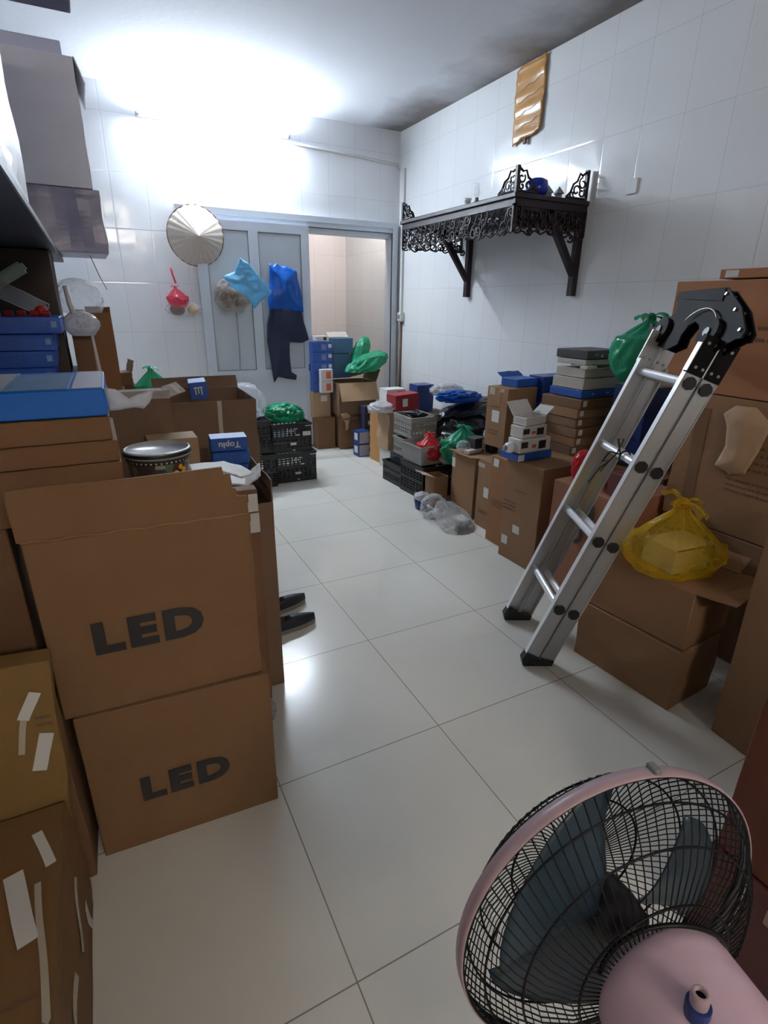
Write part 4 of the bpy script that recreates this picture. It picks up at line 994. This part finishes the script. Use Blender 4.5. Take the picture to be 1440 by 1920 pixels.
# torch boxes
carton('flat blue box with white end under the white torch boxes', 1.10, .96, .629, .05, .26, .15, .042, m_blue, name='blue_box', stickers=[('F', .08, .5, .05, .036)])
def torch_box(label, x, y, z, rz, W, H, rot=None):
    t = carton(label, x, y, z, rz, W, .10, H, m_white, name='torch_box', group='white torch boxes', crump=.0015, stickers=[('F', .72, .5, .055, H*.6, m_print), ('F', .45, .45, .03, H*.25, m_orange), ('F', .14, .6, .05, H*.45, m_print)])
    return t
torch_box('lower white torch box with dark window prints', 1.11, .965, .674, .05, .235, .078)
torch_box('upper white torch box with dark window prints', 1.13, .975, .755, .08, .19, .065)
carton('white box with its lid folded open on top of the torch boxes', 1.15, .98, .824, .15, .17, .10, .045, m_white, name='white_box', open_top=True, flaps=[('R', .075, .6), ('B', .09, .9)])
t = thing('white_bottle', 'white bottle lying at the end of the torch boxes', 'bottle', (1.10, 1.015, .705), rot=(0, -PI/2, 0))
bm = bmesh.new(); lathe(bm, [(0, -.0), (.03, 0), (.032, .02), (.028, .04), (.015, .05)], 20); link('bottle_body', bm, m_ceram, t, smooth=True)
bm = bmesh.new(); lathe(bm, [(.016, .048), (.016, .06), (0, .06)], 16); link('cap', bm, m_grey, t, smooth=True)
# flat stack
for k in range(6):
    carton(['lowest', 'second', 'third', 'fourth', 'fifth', 'topmost'][k] + ' flat brown carton of the stack beside the ladder', 1.50+.006*(k % 2)-.012*(k == 0), .96-.01*(k % 3), .619+.0555*k, .05+.01*(k % 2), .35, .30, .054, [m_cardg, m_card, m_card2][k % 3], group='flat brown cartons by the ladder', crump=.002,
           stickers=[('F', .10, .6, .032, .032)])
carton('flat bright blue box on top of the flat brown stack', 1.53, .97, .955, .03, .31, .25, .045, m_blue, name='blue_box', crump=.001, stickers=[('F', .3, .5, .02, .012, m_blue3), ('F', .7, .5, .02, .012, m_blue3)])
carton('thick off-white box on the flat bright blue box', 1.535, .97, 1.003, .03, .33, .24, .062, mat('offwhite_box', (176, 170, 160), .6, var=.05), name='offwhite_box', crump=.004)
carton('off-white box with torn lid above the thick off-white one', 1.55, .98, 1.068, .05, .27, .22, .05, mat('offwhite_box', (176, 170, 160), .6), name='offwhite_box', crump=.006, flaps=[('F', .04, .1), ('R', .06, .4)])
carton('thin off-white box just under the dark printed one', 1.54, .98, 1.14, .02, .30, .22, .028, mat('offwhite_box', (176, 170, 160), .6), name='offwhite_box')
carton('dark grey printed box crowning the off-white boxes', 1.545, .98, 1.172, .04, .29, .23, .048, mat('charcoal_box', (62, 58, 60), .5, var=.2), name='printed_box', stickers=[('F', .78, .5, .06, .032), ('F', .42, .35, .015, .015), ('F', .25, .5, .03, .012, m_grey)])
carton('white roll-shaped packet poking from the off-white boxes', 1.53, .955, 1.120, .1, .09, .05, .018, m_white, name='packet')
# blue boxes behind
carton('flat light blue box on the taped tall carton', 1.42, 1.40, .968, .1, .19, .14, .05, m_blue, name='blue_box', flaps=[('B', .05, .5)])
carton('cube-shaped blue box with white dots next to the taped carton', 1.61, 1.37, .86, .0, .13, .14, .17, m_blue2, name='blue_box', stickers=[('F', .4, .35, .012, .012), ('F', .55, .35, .012, .012), ('F', .7, .35, .012, .012), ('F', .48, .22, .012, .012), ('F', .62, .22, .012, .012)])
carton('blue box with ring mark against the tiled wall', 1.75, 1.37, .86, .0, .15, .14, .17, m_blue, name='blue_box', stickers=[('F', .3, .4, .05, .05, m_blue3), ('F', .85, .3, .04, .05)])
carton('blue box below the ring-marked one', 1.60, 1.36, .704, 0, .29, .15, .153, m_blue, name='blue_box', stickers=[('F', .75, .5, .04, .04, m_blue3)])
carton('tall upright blue box behind the off-white boxes', 1.90, 1.30, .704, 0, .10, .14, .43, m_blue, name='blue_box', stickers=[('F', .5, .75, .03, .03, m_blue3)])
for k in range(3):
    carton(['lowest', 'middle', 'top'][k] + ' deep blue box of the column by the wall behind the ladder', 1.64, .62, .62+.145*k, 0, .30, .22, .143, m_blue2, name='blue_box', group='deep blue boxes behind the ladder', stickers=[('L', .4, .5, .05, .04, m_blue3)])
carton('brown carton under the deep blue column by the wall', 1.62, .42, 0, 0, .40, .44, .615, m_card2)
tag(bag(None, (1.66, .70, 1.075), (.17, .16, .17), m_green, 85, True, .10, squash=.85, neck=.5), 'full green plastic bag behind the ladder top', 'bag')
# "To" carton
TO = carton('brown-red carton marked TO behind the ladder', 1.10, .235, 0, .03, .42, .42, .62, card('cardboard_russet', (146, 98, 74)), crump=.006, text_=[('To', 'L', .47, .72, .20, m_print, 1.0, .002, -PI/2)], tape='L')
carton('small dark-topped box on the marked carton behind the ladder', 1.24, .40, .625, .2, .14, .14, .07, m_cardg, open_top=True, flaps=[('B', .06, .6)])
tag(bag(None, (1.17, .56, .625), (.05, .05, .09), m_redfilm, 86, False, .15, squash=.8), 'upright red plastic bag on the marked carton', 'bag')
carton('maroon box added for the dark gap between the marked carton and big ones', 1.13, .245, .625, 0, .16, .12, .11, mat('dark_gap_box', (90, 34, 30), .6, var=.1), name='dark_gap_box')  # added box, its dark colour stands in for the gap between cartons
# bags on the floor by the row
p1 = bag(None, (1.13, 1.49, 0), (.12, .08, .085), m_glassy, 87, False, .2, squash=.6, lean=(0, .15))
tag(p1, 'clear bag of silvery goods on the floor by the brown cartons', 'bag')
bm = bmesh.new(); r_ = random.Random(8)
for k in range(6): cyl(bm, (-.06+.02*k, -.03+.01*(k % 3), .03+.008*(k % 2)), (.0+.02*k, .04, .035), .015, n=10)
link('silvery_goods', bm, mat('silver_goods', (150, 150, 152), .35, .4), p1)
p2 = bag(None, (1.10, 1.80, 0), (.09, .08, .10), m_glassy, 88, False, .2, squash=.7)
tag(p2, 'clear bag with bottles on the floor by the small dark box', 'bag')
bm = bmesh.new(); cyl(bm, (-.05, -.03, .03), (.04, .0, .035), .026, n=16); link('white_roll', bm, m_white, p2, smooth=True)
bm = bmesh.new(); cyl(bm, (.04, .0, .035), (.065, .008, .036), .026, n=16); link('orange_end', bm, m_orange, p2, smooth=True)
t = thing('blue_tub', 'small blue tub with white rag on the floor by the black crate', 'tub', (1.11, 1.99, 0))
bm = bmesh.new(); lathe(bm, [(.0, .002), (.045, .002), (.055, .07), (.05, .07), (.04, .01)], 24); link('tub_body', bm, m_blue2, t, smooth=True)
bm = bmesh.new(); bmesh.ops.create_icosphere(bm, subdivisions=3, radius=.05)
for v in bm.verts: v.co = v.co*(1+.4*wrinkle(v.co*18, 1.2, 3)) * .95; v.co.z = v.co.z*.6+.095
link('rag', bm, m_whitefilm, t, smooth=True)

# ---- big cartons on the right edge
T_ = carton('brown carton under the two huge cartons, right of the yellow bag', 1.345, -.62, 0, 0, .62, .78, .555, m_card, crump=.006)
U1 = carton('huge brown carton with kraft paper scrap behind the ladder', 1.345, -.62, .559, 0, .66, .83, .556, m_card, crump=.008, lines=[('L', .50, .60, .30, .016, 4), ('L', .42, .38, .20, .012, 3)], stickers=[('L', .12, .5, .05, .44, m_card2, 0, 'tape_strip')])
U2 = carton('huge upper brown carton behind the ladder hinge', 1.345, -.60, 1.119, .0, .68, .96, .436, card('cardboard_russet2', (160, 112, 80)), crump=.006, lines=[('L', .55, .55, .30, .022, 2), ('L', .6, .35, .24, .014, 3)], tape='Tx')
carton('thin brown carton lying on the huge upper carton', 1.36, -.62, 1.560, .02, .60, .80, .035, card('cardboard_russet2', (160, 112, 80)), stickers=[('L', .06, .5, .05, .025)])
tag(sheet('kraft_paper_scrap', [(.02, 1.05), (-.02, 1.09), (-.10, 1.095), (-.17, 1.04), (-.15, .93), (-.12, .83), (-.06, .81), (.005, .84), (-.02, .93), (-.01, 1.0)], 0, m_kraft, 14, .012, .03, 22, fs=(9, 6), M=Matrix(((0, 1, 0, 1.32), (1, 0, 0, 0), (0, 0, 1, 0), (0, 0, 0, 1)))),
    'torn kraft paper scrap hanging on the huge brown carton', 'paper')
S1 = carton('lower squashed brown carton right of the ladder feet', .832, -.325, 0, .084, .28, .45, .262, m_card, crump=.012)
S2 = carton('upper brown carton under the yellow bag', .845, -.318, .266, .10, .30, .42, .236, m_card, crump=.008, flaps=[('F', .13, .12), ('R', .09, .5)])
tg = bag(None, (.975, -.115, .505), (.195, .165, .15), m_yellow, 91, True, .13, squash=.62, neck=-.05, ws=2.6)
tag(tg, 'yellow see-through plastic bag tied over a box on the upper carton', 'bag')
t = carton('pale box with dark edge inside the yellow bag', .89, -.185, .508, -.12, .20, .15, .10, mat('pale_grey_box', (186, 178, 160), .5, var=.08), name='wrapped_box', stickers=[('F', .5, .97, .19, .008, m_print), ('F', .95, .5, .025, .1, m_print)])
S3 = carton('tall brown carton at the right edge with a dark base line', .845, -1.02, 0, -.08, .30, .56, .86, m_card, crump=.005)
S4 = carton('red-brown carton nearest the fan on the right', .20, -1.50, .285, 0, .40, .64, .52, m_cardr, crump=.005)
carton('maroon carton with white labels beside the fan', .19, -1.50, 0, 0, .42, .65, .28, mat('maroon_carton', (78, 30, 28), .6, var=.15), crump=.003, name='maroon_carton',
       stickers=[('L', .75, .5, .12, .12, mat('dull_label', (150, 128, 118), .7)), ('L', .48, .55, .10, .10, mat('dull_label', (150, 128, 118), .7)), ('L', .28, .8, .08, .04, mat('dull_label', (150, 128, 118), .7))])

# ================================================================== LADDER
F_ = Vector((.573, .115, .012)); rv = Vector((.448, .894, 0)).normalized(); dv = Vector((.308, -.154, .939)); dv = (dv - rv*dv.dot(rv)).normalized(); yv = dv.cross(rv)
ld = bpy.data.objects.new('folding_ladder', None); C.objects.link(ld)
ld.matrix_world = Matrix(((rv.x, yv.x, dv.x, F_.x), (rv.y, yv.y, dv.y, F_.y), (rv.z, yv.z, dv.z, F_.z), (0, 0, 0, 1)))
tag(ld, 'folded aluminium ladder leaning on the cartons beside the yellow bag', 'ladder')
LW, LL = .385, 1.42
def channel(x0, sgn, y0, y1, z0, z1):
    """C-section stile: web on the outer side, flanges inward"""
    bm = bmesh.new(); t = .0025; dpt = .024
    bx(bm, min(x0, x0+sgn*t), max(x0, x0+sgn*t), y0, y1, z0, z1)
    for yy in (y0, y1-t*1.6): bx(bm, min(x0, x0+sgn*dpt), max(x0, x0+sgn*dpt), yy, yy+t*1.6, z0, z1)
    return bm
for sec, (y0, y1) in (('front', (.002, .064)), ('rear', (-.064, -.002))):
    for x0, sg in ((0, 1), (LW, -1)):
        st = link('stile', channel(x0, sg, y0, y1, .03, 1.30 if sec == 'front' else 1.30), m_alu, ld)
        bm = bmesh.new(); bx(bm, min(x0-.001, x0+sg*.024), max(x0+.001, x0+sg*.024) if sg > 0 else x0+.001, (y1-.0005) if sec == 'front' else y0-.0015, (y1+.0015) if sec == 'front' else y0+.0005, .03, 1.30)
        link('lit_edge', bm, m_alu_lit, st)  # whitened strip standing in for lamplight on the flange
    for k in range(4):
        zz = .272+.3275*k; ym = (y0+y1)/2
        bm = bmesh.new(); tube(bm, [(.003, ym, zz), (LW-.003, ym, zz)], .016, 12, flat=.8); rg = link('rung', bm, m_alu_lit, ld, smooth=False)
        for x0 in (-.004, LW+.004):
            bm = bmesh.new(); cyl(bm, (x0-.004, ym, zz), (x0+.004, ym, zz), .024, n=8)
            link('end_plug', bm, m_black, rg)
for x0 in (0, LW):
    bm = bmesh.new(); s_ = 1 if x0 == 0 else -1
    poly = [(-.068, -.028), (-.064, .035), (-.004, .028), (.0, .022), (.004, .028), (.064, .035), (.070, -.004), (.055, -.028), (.02, -.034), (.006, -.018), (-.02, -.034)]
    Mx = Matrix(((0, 1, 0, 0), (1, 0, 0, 0), (0, 0, 1, 0), (0, 0, 0, 1)))
    prism(bm, poly, x0-.006 if s_ > 0 else x0-.030, x0+.030 if s_ > 0 else x0+.006, Mx); bmesh.ops.recalc_face_normals(bm, faces=bm.faces[:])
    link('rubber_foot', bm, m_black, ld)
# hinge end: clamp plates with bolts, arched plate across, round locks
for x0, s_ in ((0, -1), (LW, -1)):
    for y0, y1 in ((.004, .066), (-.066, -.004)):
        bm = bmesh.new(); bx(bm, x0-.006 if x0 == 0 else x0-.002, x0+.018 if x0 == 0 else x0+.006, y0, y1, 1.285, 1.42); cp = link('clamp_plate', bm, m_steel if x0 == 0 else m_alu, ld)
        for (by, bz) in ((.018, 1.31), (.046, 1.31), (.018, 1.395), (.046, 1.395)):
            bm = bmesh.new(); yy = by if y0 > 0 else -by; cyl(bm, (x0-.010, yy, bz), (x0+.006, yy, bz), .0055, n=10); link('bolt', bm, m_bolt, cp)
bm = bmesh.new(); bx(bm, -.003, .0225, -.003, .003, 1.285, 1.43); bx(bm, LW-.0225, LW+.003, -.003, .003, 1.285, 1.43); link('spacer_bar', bm, m_alu_lit, ld)
bm = bmesh.new(); bx(bm, -.0045, .021, .066, .069, 1.29, 1.39); link('lit_edge', bm, m_alu_lit, ld)  # same painted lamplight along the clamp edge
arch = [(-.085, 1.425), (.02, 1.36), (.10, 1.40), (.14, 1.44), (.17, 1.465), (.205, 1.475), (.235, 1.46), (.25, 1.42), (.24, 1.385), (.30, 1.36), (.40, 1.37), (.53, 1.42), (.54, 1.455), (.515, 1.455), (.50, 1.44), (.45, 1.475), (.40, 1.49), (.385, 1.51), (.40, 1.545), (.425, 1.56), (.44, 1.59), (.12, 1.60), (-.02, 1.53), (-.11, 1.455), (-.11, 1.43)]
for yy0, yy1 in ((-.026, -.018), (.010, .018)):
    bm = bmesh.new(); prism(bm, arch, yy0, yy1, Matrix.Identity(4)); bmesh.ops.recalc_face_normals(bm, faces=bm.faces[:]); hp = link('hinge_plate', bm, m_steel, ld)
    for (a, b) in ((.10, 1.575), (.0, 1.52), (-.085, 1.455), (.46, 1.43), (.40, 1.40)):
        bm = bmesh.new(); cyl(bm, (a, yy0-.006 if yy0 < 0 else yy0, b), (a, yy1+.006, b), .006, n=10)
        link('rivet', bm, m_bolt, hp)
link('hinge_block', (lambda b: (prism(b, [(.10, 1.55), (.38, 1.56), (.42, 1.585), (.12, 1.595)], -.03, .022, Matrix.Identity(4)), bmesh.ops.recalc_face_normals(b, faces=b.faces[:]), b)[2])(bmesh.new()), m_steel, ld)
for a, b in ((.06, 1.435), (.40, 1.43)):
    bm = bmesh.new(); cyl(bm, (a, -.045, b), (a, .036, b), .052, n=28); lk = link('hinge_disc', bm, m_steel, ld, smooth=False)
    bm = bmesh.new(); cyl(bm, (a, -.05, b), (a, .042, b), .016, n=16); link('pivot', bm, m_black, lk)
bm = bmesh.new(); tube(bm, [(.15+.12*math.cos(a), .03, 1.42+.10*math.sin(a)) for a in [PI*.15+PI*.7*k/14 for k in range(15)]], .003, 6); link('release_cable', bm, m_bolt, ld, smooth=True)
# cord tied on a rung
bm = bmesh.new()
tube(bm, [(.14, .035+.02*math.cos(a), .927+.025*math.sin(a)) for a in [2*PI*k/12 for k in range(12)]], .004, 6, closed=True)
tube(bm, [(.14, .056, .93), (.18, .075, .98), (.13, .08, .99), (.16, .06, .93), (.19, .06, .88), (.22, .055, .83)], .0035, 6)
tube(bm, [(.14, .056, .93), (.20, .07, .92), (.22, .07, .87), (.17, .07, .89), (.23, .06, .84), (.28, .05, .76)], .0035, 6)
link('tied_cord', bm, m_black, ld, smooth=True)

# ================================================================== FAN
fan = bpy.data.objects.new('pedestal_fan', None); C.objects.link(fan); fan.location = (-.455, -1.20, 0)
tag(fan, 'pink pedestal fan with black wire guard seen from behind', 'fan')
HC = Vector((-.413, -1.012, .695)) - fan.location; HR = (math.radians(-5.6), 0, math.radians(-12.3))
def fpart(name, bm, m, parent=None, smooth=True):
    bmesh.ops.scale(bm, vec=(.972, .972, .972), verts=bm.verts)
    if parent: return link(name, bm, m, parent, smooth=smooth)
    return link(name, bm, m, fan, loc=HC, rot=HR, smooth=smooth)
def gprof(t, side):   # radius, axial
    r = .046 + (.2185-.046)*t
    y = side*(.082*(1-t**3.2)+.006)
    return r, y
for side, nm in ((-1, 'rear_guard'), (1, 'front_guard')):
    bm = bmesh.new(); NW = 88
    for k in range(NW):
        a0 = 2*PI*k/NW
        tube(bm, [(lambda r, y, a: (r*math.cos(a), y, r*math.sin(a)))(*gprof(t, side), a0 + side*.35*(t-.5)) for t in (0, .2, .4, .6, .75, .87, .95, 1)], .0010, 4, cap=False)
    for t in (0, .35, .7, .9):
        r, y = gprof(t, side); tube(bm, [(r*math.cos(a), y-side*.0015, r*math.sin(a)) for a in [2*PI*k/72 for k in range(72)]], .0017 if t else .003, 5, closed=True)
    r, y = .222, side*.007
    tube(bm, [(r*math.cos(a), y, r*math.sin(a)) for a in [2*PI*k/90 for k in range(90)]], .0028, 6, closed=True)
    if side > 0:
        lathe(bm, [(.0, .090), (.04, .089), (.046, .086), (.046, .082), (0, .082)], 32, Matrix(((1, 0, 0, 0), (0, 0, 1, 0), (0, 1, 0, 0), (0, 0, 0, 1))))
    fpart(nm, bm, m_wire)
YZ = Matrix(((1, 0, 0, 0), (0, 0, 1, 0), (0, 1, 0, 0), (0, 0, 0, 1)))
bm = bmesh.new(); lathe(bm, [(.222, -.0095), (.2245, -.0095), (.225, 0), (.2245, .0095), (.222, .0095), (.2215, 0), (.222, -.0095)], 96, YZ)
rg = fpart('guard_band', bm, m_ring)
bm = box(.03, .042, -.008, .010, .213, .222, .002); link('clip', bm, m_grey, rg)
for k in range(3):
    bm = bmesh.new(); a0 = math.radians(88) + 2*PI*k/3; NR2, NA2 = 12, 16; g = []
    tip = [.196, .190, .180, .172, .168, .170, .176, .178]
    for i in range(NR2+1):
        t = i/NR2; row = []
        for j in range(NA2+1):
            u = j/NA2; q = u*(len(tip)-1); q0 = min(int(q), len(tip)-2); rt = tip[q0] + (tip[q0+1]-tip[q0])*(q-q0)
            if u < .06: rt *= .96
            rr = .03 + (rt-.03)*t; wid = math.radians(98)*(.62 + .38*t)
            a = a0 + wid*u + .10*math.sin(PI*t); y = -.026*(u-.5)*2*(.6+.4*t) + .004
            row.append(bm.verts.new((rr*math.cos(a), y, rr*math.sin(a))))
        g.append(row)
    for A, B in zip(g, g[1:]):
        for j in range(NA2): bm.faces.new((A[j], A[j+1], B[j+1], B[j]))
    o = fpart('blade', bm, m_blade); md = o.modifiers.new('Solidify', 'SOLIDIFY'); md.thickness = .002
bm = bmesh.new(); lathe(bm, [(0, -.03), (.036, -.03), (.038, .0), (.034, .03), (.012, .045), (0, .046)], 32, YZ); fpart('hub', bm, m_black)
bm = bmesh.new(); lathe(bm, [(0, -.078), (.062, -.078), (.078, -.082), (.086, -.092), (.087, -.11), (.085, -.18), (.080, -.23), (.066, -.26), (.04, -.275), (0, -.278)], 56, YZ)
mo = fpart('motor_housing', bm, m_pink)
bm = bmesh.new(); cyl(bm, (-.03, -.16, .070), (-.03, -.16, .088), .012, n=20); link('knob_collar', bm, m_blue2, mo, smooth=False)
bm = bmesh.new(); lathe(bm, [(.0085, .0), (.0092, .012), (.008, .016), (.0055, .0165), (.005, .010), (0, .010)], 20, Matrix.Translation((-.03, -.16, .087))); link('knob', bm, m_ring, mo, smooth=True)
bm = bmesh.new(); cyl(bm, (-.03, -.16, .0965), (-.03, -.16, .0985), .005, n=14); link('knob_screw', bm, m_steel, mo)
bm = bmesh.new(); tube(bm, [(.088*math.cos(a), -.088-.010*math.sin(a*2), .088*math.sin(a)) for a in [.15+2.6*k/20 for k in range(21)]], .003, 6); link('guard_nut_ring', bm, m_wire, mo, smooth=True)
bm = bmesh.new(); cyl(bm, (0, -.15, -.07), (0, -.15, -.14), .035, .028, 20); link('tilt_neck', bm, m_pink, mo, smooth=True)
nk = HC + Vector((-.032, -.147, -.13))
bm = bmesh.new(); cyl(bm, (nk.x, nk.y, .03), (nk.x, nk.y, nk.z), .016, n=20); link('pole', bm, m_ring, fan, smooth=True)
bm = bmesh.new(); lathe(bm, [(0, .0), (.19, .0), (.195, .012), (.18, .026), (.05, .034), (.03, .06), (0, .06)], 48, Matrix.Translation((nk.x, nk.y, 0))); link('base', bm, m_pink, fan, smooth=True)
link('control_box', box(nk.x-.04, nk.x+.04, nk.y-.03, nk.y+.03, .38, .47, .01, 2), m_pink, fan)
